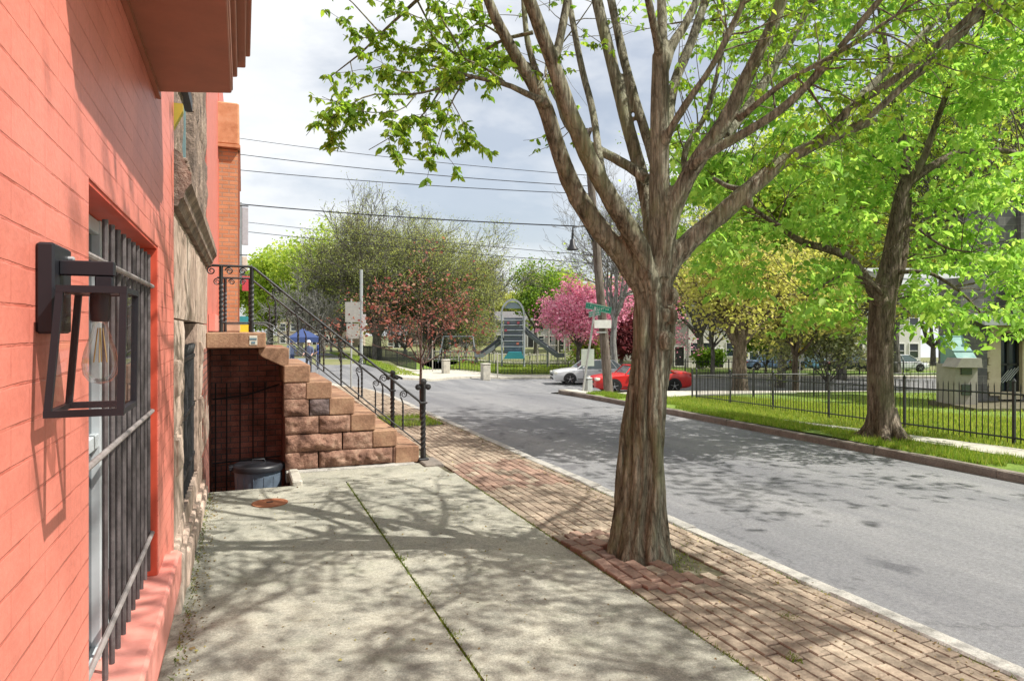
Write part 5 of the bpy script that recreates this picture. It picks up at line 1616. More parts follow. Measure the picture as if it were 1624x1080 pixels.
iron_fence([(9.35, 2.0), (9.78, 6.0), (11.0, 11.2), (12.2, 16.4)], .80, .105, 2.0, 'low black iron picket fence along the lawn across the road')
iron_fence([(12.2, 16.6), (16, 16.7), (22, 15.4), (30, 13)], .8, .14, 2.4, 'iron picket fence along the crossing street behind the church lawn', 2)
iron_fence([DR(47.8, r_).to_2d()[:] for r_ in (-6.2, 0, 5, 9)], .85, .22, 2.6, 'black iron fence in front of the playground lawn', 3, .014)
iron_fence([(11.3, 47), (11.3, 56), (11.2, 72)], 1.25, .14, 3.0, 'tall dark park fence along the left verge beyond the crossing', 4, .013)
iron_fence([DR(48.5, r_).to_2d()[:] for r_ in (9.2, 16, 24, 34)], 1.0, .2, 3.0, 'dark iron fence across the crossing street behind the yellow tree', 5, .016)
iron_fence([DR(61.5, r_).to_2d()[:] for r_ in (-8, -2, 4, 8)], .9, .24, 3.0, 'pale fence at the foot of the playground slides', 6, .03, plain('pale_fence_paint', (.4, .38, .34), .6), z_off=.1)

# ------------------------------------------------------------------ poles, signs, wires
def at_base(px, d):
    return DR(d, (px - 812) / F * d)

M_pole = bark_mat('weathered_pole_wood', (.09, .07, .06), (.17, .145, .13), (.26, .23, .21), None, 30, 1.2, .4)
b = at_base(966, 22); b.z -= .1
up_ = empty('utility_pole', b, 'leaning grey wooden utility pole on the paved corner beside the red car', 'pole')
topp = W(930, 205, 22)
mb = MB(); mb.tube([b, b.lerp(topp, .5), topp], [.155, .135, .11], 14); mb.build('pole', M_pole, up_, smooth=True)
ax = Vector((CS, -SN, 0))
mb = MB()
for k, zz in ((.3, .9), (.95, .8)):
    c = topp - (topp - b).normalized() * k
    mb.beam(c - Vector((SN, CS, 0)) * zz * 1.1, c + Vector((SN, CS, 0)) * zz * 1.1, .09, .11)
mb.build('crossarm', M_pole, up_)
q = W(956, 514, 21.8); mb = MB(); mb.beam(q - ax * .27, q + ax * .27, .03, .26); mb.build('notice_panel', M_white, up_)
q = W(956, 527, 21.8); mb = MB(); mb.beam(q - ax * .2, q + ax * .12, .06, .05); mb.build('panel_bracket', M_greymetal, up_)

q = W(908, 392, 21.5)
lampst = empty('street_lamp', q, 'black bell shaped street lamp hanging from an arm on the utility pole', 'street lamp')
mb = MB(); mb.lathe(q, [(.0, .44), (.035, .43), (.04, .26), (.08, .22), (.10, .06), (.19, -.06), (.195, -.09), (.16, -.09), (.13, -.04), (.0, -.03)], 18); mb.build('shade', M_black, lampst, smooth=True)
pq = b.lerp(topp, .56)
mb = MB(); mb.tube([q + Vector((0, 0, .42)), q + Vector((.02, 0, .62)), (q + pq) * .5 + Vector((0, 0, .7)), pq], .028, 8); mb.build('arm', M_black, lampst, smooth=True)

# street name sign on the corner
b2 = at_base(923, 20); b2.z = zt(b2.x, b2.y)
ss = empty('street_name_sign', b2, 'two green street name blades on a leaning steel post at the paved corner', 'street sign')
tp = W(944, 487, 20)
mb = MB(); mb.tube([b2 - Vector((0, 0, .1)), tp], .033, 8); mb.build('post', M_steel, ss, smooth=True)
M_sgn = plain('street_sign_green', (.015, .25, .165), .4)
def blade(a, c, h, name='name_blade'):
    a, c = Vector(a), Vector(c); mb = MB()
    mb.beam(a, c, .012, h); o = mb.build(name, M_sgn, ss, bevel=.004)
    D = (c - a); Ln = D.length; D.normalize(); nrm = D.cross(Vector((0, 0, 1))).normalized()
    if nrm.dot(Vector((-SN, -CS, 0))) < 0: nrm = -nrm
    mb = MB(); rr = random.Random(int(Ln * 100))
    for zz in (-1, 1): mb.beam(a + D * .02 + nrm * .0075 + Vector((0, 0, zz * h * .42)), c - D * .02 + nrm * .0075 + Vector((0, 0, zz * h * .42)), .002, .010)
    t = .09
    while t < Ln - .1:          # worn lettering, too far off to be read
        w_ = rr.uniform(.03, .06); hh = h * rr.uniform(.34, .48)
        p = a + D * t + nrm * .0085
        mb.beam(p + Vector((0, 0, -hh / 2)), p + Vector((0, 0, hh / 2)), .012, .002, D)
        if rr.random() < .7: mb.beam(p + D * w_ * .1 + Vector((0, 0, hh * rr.choice((-.4, 0, .4)))), p + D * w_ * .75 + Vector((0, 0, hh * rr.choice((-.4, 0, .4)))), .002, .014)
        t += w_ + .022
    mb.build('lettering', M_white, o)
dz = Vector((0, 0, 0))
b0 = W(929, 483, 19.6); b1 = W(970, 495, 20.4); b1.z = b0.z
b0 = W(929, 484, 20.3); b1 = W(969, 493, 19.8)
blade(b0, b1, .20)
blade(W(934, 499, 20.5), W(952, 495, 19.6), .17)
q = W(932, 567, 20.1); mb = MB(); mb.beam(q - ax * .19, q + ax * .19, .02, .50); mb.build('sign_back', plain('pale_green_grey_metal', (.50, .56, .50), .5), ss)

def bollard(px, d, h, w_, label, mt):
    p = at_base(px, d)
    t = empty('bollard', p, label, 'bollard')
    mb = MB(); mb.bbox(p.x - w_ / 2, p.x + w_ / 2, p.y - w_ / 2, p.y + w_ / 2, p.z - .1, p.z + h * .92, .03); mb.build('shaft', mt, t)
    mb = MB(); mb.bbox(p.x - w_ * .56, p.x + w_ * .56, p.y - w_ * .56, p.y + w_ * .56, p.z + h * .92, p.z + h, .03); mb.build('cap', mt, t)
bollard(933, 20.2, .58, .2, 'grey metal bollard at the foot of the street name sign', M_greymetal)
bollard(707, 44, .92, .45, 'pale stone bollard at the park footpath, the left one of two', M_conc2)
bollard(770, 42.3, .95, .5, 'pale stone bollard by the playground fence, the right one of two', M_conc2)

# backs of parking signs beyond the stoop
p = DR(20.3, (557 - 812) / F * 20.3); p.z = zt(p.x, p.y)
ps = empty('parking_sign', p, 'unpainted backs of two parking signs on a steel post beyond the stoop', 'sign')
mb = MB(); mb.tube([p - Vector((0, 0, .1)), W(557, 474, 20.3)], .028, 8); mb.build('post', M_greymetal, ps)
for y0, y1, hw_ in ((479, 511, .215), (513, 537, .18)):
    a = W(559, y1, 20.25); mb = MB(); mb.beam(Vector((a.x, a.y, a.z)) - ax * hw_, Vector((a.x, a.y, a.z)) + ax * hw_, .012, 0.001)
    c = W(559, (y0 + y1) / 2, 20.2); mb = MB(); mb.beam(c - ax * hw_, c + ax * hw_, .012, (y1 - y0) / F * 20.2); mb.build('sign_panel', plain('bare_aluminium_back', (.42, .43, .42), .5, .0), ps)
p = DR(40, (573 - 812) / F * 40); p = Vector((p.x, p.y, zt(p.x, p.y)))
fp = empty('far_utility_pole', p, 'slim far pole with small sign behind the parking signs', 'pole')
mb = MB(); mb.tube([p, W(573, 428, 40)], .09, 8); mb.build('pole', M_greymetal, fp)
q = W(577, 512, 39.8); mb = MB(); mb.beam(q - ax * .12, q + ax * .12, .02, 1.0); mb.build('sign_panel', plain('faded_sign_face', (.55, .5, .48), .5), fp)
for px, d, hh, lab in ((686, 46, 2.0, 'thin pale marker post on the verge left of the park bollards'), (789, 43, 1.6, 'thin pale marker post right of the park bollards')):
    p = at_base(px, d); t = empty('marker_post', p, lab, 'post'); mb = MB(); mb.tube([p, p + Vector((0, 0, hh))], .035, 6); mb.build('post', M_conc2, t); mb = MB(); mb.lathe(p + Vector((0, 0, hh)), [(.05, 0), (.05, .03), (0, .06)], 8); mb.build('cap', M_conc2, t)

# yellow crossing sign
p = at_base(1267, 33); ys = empty('warning_sign', p, 'yellow warning sign on a post near the dark trunk behind the fence', 'sign')
c = W(1270, 555, 33)
mb = MB(); mb.tube([p, c + Vector((0, 0, .3))], .03, 6); mb.build('post', M_white, ys)
mb = MB(); mb.beam(c - ax * .26 + Vector((0, 0, .1)), c + ax * .26 + Vector((0, 0, .1)), .02, .42); mb.build('sign_panel', plain('warning_yellow', (.85, .62, .01), .5), ys)
mb = MB(); mb.beam(c - ax * .16 - Vector((0, 0, .36)), c + ax * .16 - Vector((0, 0, .36)), .02, .36); mb.build('plate', M_white, ys)

# overhead wires from the houses to the pole and on
def wire(p0, p1, sag, r_, label):
    p0, p1 = Vector(p0), Vector(p1); n = 24; pts = []
    for i in range(n + 1):
        t = i / n; q = p0.lerp(p1, t); q.z -= sag * 4 * t * (1 - t); pts.append(q)
    mb = MB(); mb.tube(pts, r_, 5)
    o = mb.build('power_line', M_black, None, fix=False)
    return tag(o, label, 'wire', 'overhead wires over the street')
for y0, y1, r_, s_, lab in ((214, 279, .010, .12, 'topmost overhead wire across the sky'), (240, 296, .013, .12, 'second overhead wire from the top'),
                         (266, 308, .013, .10, 'third overhead wire from the top'), (320, 360, .020, .10, 'thick overhead cable below the upper three wires'),
                         (347, 405, .009, .05, 'fine overhead wire just below the thick cable'), (362, 418, .011, .06, 'lowest overhead wire above the trees')):
    wire(W(340, y0, 24), W(940, y1, 22), s_, r_, lab)
    
# ------------------------------------------------------------------ cars
M_tyre = plain('tyre_rubber', (.012, .012, .013), .8)
M_alloy = plain('alloy_wheel', (.5, .5, .52), .3, .8)
M_carglass = plain('car_glass', (.06, .09, .09), .06, spec=.9)
M_head = plain('headlight', (.75, .73, .62), .15, spec=.8)
M_tail = plain('tail_light', (.4, .01, .01), .2)
M_trimblk = plain('black_trim', (.015, .015, .016), .5)


def car(label, c, rz, paint, Ln=4.9, Wd=1.85, Ht=1.42, belt=.92, hood=.88, boot=.95, cab=(-.18, .30), top=(-.09, .14), wr=.34, group=None):
    """front along local +x"""
    t = empty('parked_car', c, label, 'car', group, rz)
    h = Ln / 2; wf, wrr = h - .93, -h + 1.02
    st = [(-h, .42, .70, .80), (-h + .06, .30, boot - .06, .90), (-h + .35, .24, boot, .97), (cab[0] * Ln - .55, .2, boot + .01, 1.0), (cab[0] * Ln, .19, belt + .02, 1.0), (0, .18, belt, 1.0), (cab[1] * Ln, .19, hood + .05, 1.0), (h - .75, .2, hood - .02, .98), (h - .22, .24, hood - .10, .92), (h - .05, .30, hood - .2, .84), (h, .40, .62, .74)]
    mb = MB(); rings = []
    for x, z0, z1, k in st:
        w_ = Wd / 2 * k; zm = z0 + (z1 - z0) * .55
        rings.append([(x, y * w_, z) for y, z in ((-.86, z0), (-.97, z0 + .1), (-1.0, zm), (-.97, z1 - .09), (-.86, z1 - .015), (-.4, z1 + .012), (.4, z1 + .012), (.86, z1 - .015), (.97, z1 - .09), (1.0, zm), (.97, z0 + .1), (.86, z0))])
    n = 12; vs = [p for r_ in rings for p in r_]; fs = []
    for i in range(len(rings) - 1):
        for j in range(n):
            j2 = (j + 1) % n; fs.append((i * n + j, i * n + j2, (i + 1) * n + j2, (i + 1) * n + j))
    fs.append(tuple(range(n))); fs.append(tuple((len(rings) - 1) * n + j for j in range(n)))
    mb.add(vs, fs)
    body = mb.build('body', paint, t, smooth=True, local=True, angle=35)
    # cabin: glass loft with a painted roof and pillars
    x0, x3 = cab[0] * Ln - .45, cab[1] * Ln; x1, x2 = top[0] * Ln - .45, top[1] * Ln - .1
    wb, wt = Wd * .46, Wd * .36
    g = MB(); zb = belt - .02; ztp = Ht - .03
    g.add([(x0, -wb, zb), (x3, -wb, zb), (x3, wb, zb), (x0, wb, zb), (x1, -wt, ztp), (x2, -wt, ztp), (x2, wt, ztp), (x1, wt, ztp)], [(4, 5, 6, 7), (0, 1, 5, 4), (1, 2, 6, 5), (2, 3, 7, 6), (3, 0, 4, 7)])
    g.build('windows', M_carglass, t, local=True)
    rf = MB(); rf.add([(x1 - .06, -wt - .02, ztp), (x2 + .06, -wt - .02, ztp), (x2 + .06, wt + .02, ztp), (x1 - .06, wt + .02, ztp), (x1 + .1, -wt * .85, Ht), (x2 - .1, -wt * .85, Ht), (x2 - .1, wt * .85, Ht), (x1 + .1, wt * .85, Ht)], [(0, 1, 2, 3), (4, 5, 6, 7), (0, 1, 5, 4), (1, 2, 6, 5), (2, 3, 7, 6), (3, 0, 4, 7)])
    for s_ in (-1, 1):
        for (xa, xb) in ((x0, x1), (x3, x2), ((x0 + x3) / 2 - .1, (x1 + x2) / 2 - .05), ((x0 + x1) / 2 + .15, x1 + .2)):
            rf.beam((xa, s_ * wb * 1.005, zb), (xb, s_ * wt * 1.01, ztp + .01), .06, .05)
    rf.build('roof', paint, t, smooth=False, local=True, bevel=.01)
    for x in (wf, wrr):
        for s_ in (-1, 1):
            a = MB(); yo = s_ * (Wd / 2)
            # tyre and rim sit just proud of the arch
            a.lathe((x, yo - s_ * .09, wr), [(wr * .62, .095), (wr * .9, .10), (wr, .07), (wr, -.09), (wr * .6, -.1)] if s_ > 0 else [(wr * .62, -.095), (wr * .9, -.10), (wr, -.07), (wr, .09), (wr * .6, .1)], 26, axis='y')
            w_ = a.build('wheel', M_tyre, t, smooth=True, local=True)
            rm = MB(); y1 = yo + s_ * .0
            rm.lathe((x, y1, wr), [(wr * .64, 0.0), (wr * .58, -.02 * s_), (0, -.02 * s_)], 24, axis='y')
            for k in range(5):
                an = k * 2 * math.pi / 5 + .3
                rm.beam((x, y1 + s_ * .004, wr), (x + wr * .6 * math.cos(an), y1 + s_ * .004, wr + wr * .6 * math.sin(an)), .02, .085, (0, 1, 0), 1)
            rm.lathe((x, y1 + s_ * .01, wr), [(wr * .16, 0.0), (0, .015 * s_)], 12, axis='y', mi=1)
            rm.build('rim', [M_greymetal, M_alloy], t, local=True).parent = w_
            ar = MB(); pts = [(x + (wr + .045) * math.cos(q_), yo - s_ * .012, wr + (wr + .045) * math.sin(q_)) for q_ in np.linspace(-.15, math.pi + .15, 20)]
            ar.prism([(p[0], p[2]) for p in pts], yo - s_ * .05, yo + s_ * .002, 'y'); ar.build('wheel_arch', M_trimblk, t, local=True)
    for s_ in (-1, 1):
        l = MB(); l.bbox(h - .26, h - .02, s_ * Wd * .36 - .17, s_ * Wd * .36 + .17, hood - .30, hood - .16, .03); l.build('headlight', M_head, t, local=True)
        l = MB(); l.bbox(-h - .01, -h + .2, s_ * Wd * .37 - .17, s_ * Wd * .37 + .17, boot - .27, boot - .12, .03); l.build('tail_light', M_tail, t, local=True)
        m_ = MB(); m_.bbox(x3 - .42, x3 - .28, s_ * (Wd / 2 + .07) - .06, s_ * (Wd / 2 + .07) + .06, belt, belt + .12, .025); m_.build('mirror', paint, t, local=True)
        d_ = MB()
        for xx in (x3 - .35, (x0 + x3) / 2 - .15): d_.box(xx - .006, xx + .006, s_ * Wd * .497 - .01, s_ * Wd * .497 + .012, .32, belt - .04)
        d_.bbox((x0 + x3) / 2 + .0, (x0 + x3) / 2 + .16, s_ * Wd * .5 - .012, s_ * Wd * .5 + .014, belt - .14, belt - .10, .008)
        d_.box(wrr + .45, wf - .45, s_ * Wd * .497 - .01, s_ * Wd * .497 + .012, .34, .37)
        d_.build('door_trim', M_trimblk, t, local=True)
    l = MB(); l.bbox(h - .08, h + .012, -.5, .5, .50, .64, .02); l.bbox(h - .1, h + .02, -.42, .42, .30, .42, .02); l.build('grille', M_trimblk, t, local=True)
    l = MB(); l.box(-h - .015, -h + .01, -.26, .26, .52, .64); l.build('number_plate', M_white, t, local=True)
    return t


def paint(name, c):
    return plain(name, c, .3, 0, .5, .6, var=.04)
yaw_cross = math.atan2(-SN, CS)
c = at_base(959, 40.8); c.z = zt(c.x, c.y) - .085
cc = DR(40.6, (941 - 812) / F * 40.6 + .3); cc.z = zt(cc.x, cc.y) - .09
p_silver = paint('silver_paint', (.62, .63, .64))
r0 = (874 - 812) / F * 40.8; cc = DR(40.8, r0 + 2.65); cc.z -= .09
car('silver white sedan parked on the crossing street behind the red car', cc, yaw_cross + math.pi + R(6), p_silver, 5.3, 1.95, 1.44, .96, .92, .98, (-.2, .24))
r0 = (934 - 812) / F * 35.5; cc = DR(35.2, r0 + 2.55); cc.z -= .09
car('bright red coupe parked at the corner behind the street tree', cc, yaw_cross + math.pi + R(9), paint('red_paint', (.62, .02, .016)), 5.1, 1.92, 1.40, .98, .95, 1.08, (-.24, .20), wr=.355)
for px, d, colr, lab in ((1214, 66, (.14, .22, .40), 'distant blue car parked beyond the yellow tree trunk'), (1283, 66, (.12, .28, .42), 'distant teal blue car parked behind the yellow warning sign'), (1345, 60, (.03, .035, .04), 'distant black car parked left of the maple trunk'), (1425, 58, (.55, .56, .58), 'distant pale grey car parked right of the maple trunk')):
    p = at_base(px, d); car(lab, p + Vector((0, 0, .03)), yaw_cross + R(4), paint('car_paint', colr), 4.5, 1.8, 1.45)

# ------------------------------------------------------------------ playground
D0 = 58.0
def pg(px, py, dd=0): return W(px, py, D0 + dd)
pb = at_base(813, D0)
M_pgrey = plain('grey_play_metal', (.30, .33, .35), .5)
M_pblue = plain('grey_blue_play_panel', (.24, .31, .36), .6)
M_teal = plain('teal_play_plastic', (.03, .24, .30), .5)
M_slide = plain('dark_grey_slide', (.12, .135, .145), .45)
M_dark = plain('dark_play_panel', (.10, .12, .15), .6)
pt = empty('playground_tower', pb, 'grey blue playground climbing tower with arched roof and two slides', 'play tower')
for px in (796, 831):
    for dd in (-.9, .9):
        a = pg(px, 500, dd); mb = MB(); mb.tube([(a.x, a.y, zt(a.x, a.y) - .1), (a.x, a.y, a.z)], .10, 8); mb.build('post', M_pgrey, pt, smooth=True)
mb = MB()
poly = []
for k in range(13):
    an = math.pi * k / 12; poly.append((1.02 * math.cos(an), 1.35 * math.sin(an)))
cx = pg(813, 500)
A = [cx - ax * p_[0] + Vector((0, 0, p_[1])) for p_ in poly]; fw = Vector((SN, CS, 0))
vs = [a - fw * 1.0 for a in A] + [a + fw * 1.0 for a in A]; n = len(A)
mb.add(vs, [(i, i + 1, n + i + 1, n + i) for i in range(n - 1)])
o = mb.build('roof', M_pgrey, pt, fix=False); md = o.modifiers.new('s', 'SOLIDIFY'); md.thickness = .08
mb = MB(); mb.add([A[i] - fw * .95 for i in range(n)] + [A[i] * .86 + cx * .14 - fw * .95 for i in range(n)], [(i, i + 1, n + i + 1, n + i) for i in range(n - 1)])
o = mb.build('arch_rim', M_pgrey, pt, fix=False); md = o.modifiers.new('s', 'SOLIDIFY'); md.thickness = .12
mb = MB(); mb.add([A[i] * .8 + cx * .2 - fw * .9 for i in range(2, n - 2)], [tuple(range(n - 4))]); o = mb.build('gable_panel', M_pblue, pt, fix=False); md = o.modifiers.new('s', 'SOLIDIFY'); md.thickness = .05
q0 = pg(799, 504, -.9); q1 = pg(829, 560, -.9)
mb = MB(); mb.beam((q0 + Vector((q1.x, q1.y, q0.z))) / 2 - Vector((0, 0, (q0.z - q1.z) / 2)) - ax * .78, (q0 + Vector((q1.x, q1.y, q0.z))) / 2 - Vector((0, 0, (q0.z - q1.z) / 2)) + ax * .78, .06, q0.z - q1.z)
mb.build('climbing_panel', M_dark, pt)
for y in (508, 516, 524, 532, 541, 550):
    a, c = pg(798, y, -1.0), pg(830, y, -1.0); c.z = a.z; mb = MB(); mb.tube([a, c], .035, 6); mb.build('rung', M_pgrey, pt)
for px, y, cc_ in ((806, 512, (.32, .06, .08)), (822, 512, (.32, .06, .08)), (802, 524, (.32, .06, .08)), (821, 545, (.5, .15, .1))):
    a = pg(px, y, -1.02); mb = MB(); mb.beam(a - ax * .10, a + ax * .10, .05, .18); mb.build('hand_hold', plain('red_play_plastic', cc_, .5), pt)
a = pg(815, 563, -1.3); mb = MB(); mb.prism([(-.85, -.30), (.85, -.30), (.62, .26), (-.45, .26)], -.5, .5, 'y')
o = mb.build('teal_canopy', M_teal, pt, local=True); o.location = a - pt.location; o.rotation_euler = (0, 0, yaw_cross)
def slide(p0, p1, w_, name='slide'):
    n = 14; pts = []
    for i in range(n + 1):
        t = i / n; x = p0.lerp(p1, t); s_ = t if t < .85 else .85 + (t - .85) * .3
        x.z = p0.z + (p1.z - p0.z) * min(1, (t / .86) ** .92); pts.append(x)
    D = (p1 - p0); D.z = 0; D.normalize(); sd = D.cross(Vector((0, 0, 1)))
    prof = [(-w_, .30), (-w_, 0), (w_, 0), (w_, .30)]; vs = []
    for q in pts:
        for a_, h_ in prof: vs.append(q + sd * a_ + Vector((0, 0, h_)))
    mb = MB(); mb.add(vs, [(i * 4 + j, i * 4 + j + 1, i * 4 + 5 + j, i * 4 + 4 + j) for i in range(n) for j in range(3)])
    o = mb.build(name, M_pgrey, pt, fix=False); md = o.modifiers.new('s', 'SOLIDIFY'); md.thickness = .06
    o.data.materials[0] = M_slide
    return o
slide(pg(831, 524), pg(893, 566, -1.0), .45)
slide(pg(796, 540), pg(756, 566, -1.2), .4)
mb = MB()
for px, y in ((868, 548), (776, 552)):
    a = pg(px, y, -.5); mb.tube([(a.x, a.y, zt(a.x, a.y)), a], .06, 6)
mb.build('slide_leg', M_pgrey, pt)
sw = empty('swing_frame', at_base(722, 60), 'grey A frame playground swing left of the climbing tower', 'swing')
mb = MB(); a0, a1 = W(703, 534, 60), W(750, 534, 60)
mb.tube([a0, a1], .07, 8)
for a in (a0, a1):
    for s_ in (-1, 1):
        q = a + fw * 1.1 * s_ + ax * (.35 if a is a1 else -.35); mb.tube([a, (q.x, q.y, zt(q.x, q.y))], .06, 6)
mb.build('frame', M_slide, sw, smooth=True)
for t in (.3, .7):
    q = a0.lerp(a1, t); mb = MB()
    for s_ in (-.2, .2): mb.tube([q + ax * s_, q + ax * s_ - Vector((0, 0, 2.0))], .02, 5)
    mb.beam(q - ax * .22 - Vector((0, 0, 2.0)), q + ax * .22 - Vector((0, 0, 2.0)), .18, .03); mb.build('seat', M_dark, sw)
hb = empty('climbing_bars', at_base(866, 58.5), 'pale upright climbing bars to the right of the slide', 'climbing frame')
mb = MB()
for px in (852, 870, 885):
    a = W(px, 524, 58.5); mb.tube([(a.x, a.y, zt(a.x, a.y)), a], .07, 6)
for y in (533, 548): mb.tube([W(852, y, 58.5), W(885, y, 58.5)], .05, 6)
mb.build('frame', M_conc2, hb)

# ------------------------------------------------------------------ buildings behind
def house(name, label, px0, px1, d, ytop, dep, wallm, roofm=None, rows=2, cols=4, roof_h=1.6, win=(.9, 1.5), door=True, frame=None, ybase=None, hip=False):
    cx = (px0 + px1) / 2; b = at_base(cx, d)
    t = empty(name, b, label, 'building', None, yaw_cross)
    w_ = (px1 - px0) / F * d; h = H - (ytop - 525) / F * d - b.z; z0 = -1.0
    mb = MB(); mb.box(-w_ / 2, w_ / 2, 0, dep, z0, h); mb.build('wall', wallm, t, local=True)
    if roofm:
        mb = MB(); e = .35
        if hip: mb.add([(-w_ / 2 - e, -e, h), (w_ / 2 + e, -e, h), (w_ / 2 + e, dep + e, h), (-w_ / 2 - e, dep + e, h), (-w_ / 4, dep / 2, h + roof_h), (w_ / 4, dep / 2, h + roof_h)], [(0, 1, 2, 3), (0, 1, 5, 4), (2, 3, 4, 5), (1, 2, 5), (3, 0, 4)])
        else: mb.prism([(-e, h + .002), (dep + e, h + .002), (dep / 2, h + roof_h)], -w_ / 2 - e, w_ / 2 + e, 'x')
        rf = mb.build('roof', roofm, t, local=True)
        mb = MB(); mb.box(w_ * .2, w_ * .2 + .7, dep * .4, dep * .4 + .7, h + .3, h + roof_h + .9); mb.build('chimney', M_cellar, rf, local=True)
    fh = h / (rows)
    for r_ in range(rows):
        for c_ in range(cols):
            x = -w_ / 2 + w_ * (c_ + .5) / cols; z = fh * r_ + fh * .32
            isd = door and r_ == 0 and c_ == cols // 2
            zz0, zz1, ww = (0, 2.1, .5) if isd else (z, min(z + win[1], fh * (r_ + 1) - .25), win[0] / 2)
            mb = MB(); f_ = .1
            for a, c, e, g in ((x - ww - f_, x - ww, zz0 - f_, zz1 + f_), (x + ww, x + ww + f_, zz0 - f_, zz1 + f_), (x - ww, x + ww, zz1, zz1 + f_), (x - ww, x + ww, zz0 - f_, zz0)): mb.box(a, c, -.07, .03, e, g)
            if not isd: mb.box(x - ww, x + ww, -.05, .02, (zz0 + zz1) / 2 - .03, (zz0 + zz1) / 2 + .03)
            wn = mb.build('door' if isd else 'window', frame or M_white, t, local=True)
            mb = MB(); mb.box(x - ww, x + ww, -.012, .05, zz0, zz1); mb.build('door_leaf' if isd else 'pane', M_trimblk if isd else M_pane, wn, local=True)
    return t

M_shingle = mat('grey_shingle_roof', [(.10, .10, .11), (.18, .17, .17)], 3, .9, .3, 20)
M_whiteside = mat('white_clapboard', [(.62, .61, .58), (.72, .71, .68)], 2, .7, .2, 10, stretch=(1, 1, 8))
M_purple = mat('mauve_grey_stone', [(.20, .17, .19), (.32, .27, .28)], 2.5, .9, .5, 12)
M_greyside = mat('grey_clapboard', [(.30, .29, .29), (.38, .37, .36)], 2, .8, .2, 10, stretch=(1, 1, 8))
M_tanside = mat('tan_stucco', [(.38, .32, .25), (.48, .41, .32)], 2, .85, .2, 12)
M_redside = brick_mat('far_red_brick', (.34, .09, .06), (.28, .08, .06), (.25, .18, .15), .4, .14, .015, .8, swap='xz')
house('white_house', 'white clapboard house with dark doorway behind the pale leafless tree', 1092, 1168, 78, 470, 9, M_whiteside, M_shingle, 2, 4, 2.0)
house('grey_house', 'grey sided house at the left of the white house, behind the red car', 1040, 1090, 76, 470, 9, M_greyside, M_shingle, 2, 2, 1.8)
house('mauve_house', 'mauve stone row house behind the distant blue cars', 1172, 1248, 80, 452, 10, M_purple, M_shingle, 3, 5, 1.8)
house('tan_house', 'tan stucco house behind the yellow warning sign', 1250, 1325, 82, 462, 10, M_tanside, M_shingle, 2, 4, 2.2)
house('pale_house', 'pale long house right of the maple trunk, behind the far cars', 1328, 1460, 74, 480, 10, M_whiteside, M_shingle, 2, 6, 2.4)
house('red_brick_house', 'far red brick house seen between the elm trunks', 616, 642, 112, 532, 9, M_redside, M_shingle, 2, 3, 2.0)
house('brown_row_house', 'far brown row house left of the parking signs', 440, 560, 120, 492, 10, M_tanside, M_shingle, 3, 7, 2.0)
house('dull_stone_row', 'dull grey stone row far behind the playground swings', 650, 780, 140, 512, 10, M_purple, M_shingle, 2, 8, 1.5)
house('pale_stone_row', 'far pale stone row house behind the playground slide', 782, 884, 128, 508, 10, M_greyside, M_shingle, 2, 6, 1.8)
house('grey_row_house', 'far grey row house behind the pink cherry', 880, 1030, 105, 505, 10, M_greyside, M_shingle, 2, 8, 2.0)

# stone church at the right edge
M_stone = brick_mat('dark_church_stone', (.19, .185, .18), (.12, .12, .125), (.24, .23, .22), .42, .19, .012, .9, .8, swap='sum', dirt=(.6, .6, .6), fine=.25)
M_cream = mat('cream_dressed_stone', [(.50, .43, .30), (.62, .55, .40)], 4, .85, .3, 30)
M_buff = mat('grey_buff_stone', [(.26, .245, .21), (.36, .34, .30)], 4, .9, .4, 25)
M_verd = mat('verdigris_copper', [(.10, .22, .20), (.17, .31, .28), (.24, .36, .32)], 5, 0.65, 0.1, 20)
M_zinc = mat('pale_zinc_roof', [(.34, .36, .36), (.46, .48, .48)], 3, .4, .1, 20, metal=.3)
DC = 17.0
cb = DR(DC, (1560 - 812) / F * DC)
ch = empty('stone_church', cb, 'dark stone church corner with cream quoins, lattice window and green copper capped porch', 'church', None, yaw_cross)
def cx_(px, d=DC): return ((px - 812) / F * d) - ((1560 - 812) / F * DC)
def cz_(py, d=DC): return H - (py - 525) / F * d - cb.z
mb = MB(); mb.box(cx_(1524), cx_(1566), .0, .9, -1, cz_(440)); mb.box(cx_(1566), cx_(1590), .14, .9, -1, cz_(330)); mb.box(cx_(1590), cx_(1626), .30, .9, -1, cz_(624)); mb.box(cx_(1590), cx_(1626), .30, .9, cz_(538), cz_(330)); mb.box(cx_(1626), cx_(1700), .14, .9, -1, cz_(330))
mb.build('wall', M_stone, ch, local=True)
mb = MB()      # cream quoins beside the window
y = 545; k = 0
mb.box(cx_(1574), cx_(1591), .08, .4, cz_(628), cz_(528))
while y < 625:
    mb.bbox(cx_(1566 if k % 2 else 1571), cx_(1575), .075, .3, cz_(y + 11), cz_(y), .01); y += 11.5; k += 1
mb.box(cx_(1590.5), cx_(1626), .10, .35, cz_(634), cz_(622)); mb.box(cx_(1625.5), cx_(1640), .08, .4, cz_(628), cz_(528)); mb.box(cx_(1574), cx_(1640), .07, .4, cz_(528), cz_(512))
mb.build('quoins', M_cream, ch, local=True)
mb = MB()
for px in (1590.5, 1606, 1622): mb.box(cx_(px), cx_(px + 4), .2, .26, cz_(622), cz_(538))
mb.box(cx_(1590), cx_(1626), .2, .26, cz_(580), cz_(577)); wn = mb.build('window', M_trimblk, ch, local=True)
mb = MB(); mb.box(cx_(1590), cx_(1626), .25, .28, cz_(622), cz_(538)); mb.build('pane', plain('dark_church_glass', (.02, .03, .05), .15), wn, local=True)
mb = MB()
for k in range(5):
    x0 = cx_(1594 + k * 5.5); mb.beam((x0 - .1, .19, cz_(612 - k * 2)), (x0 + .22, .19, cz_(588 - k * 2)), .012, .02)
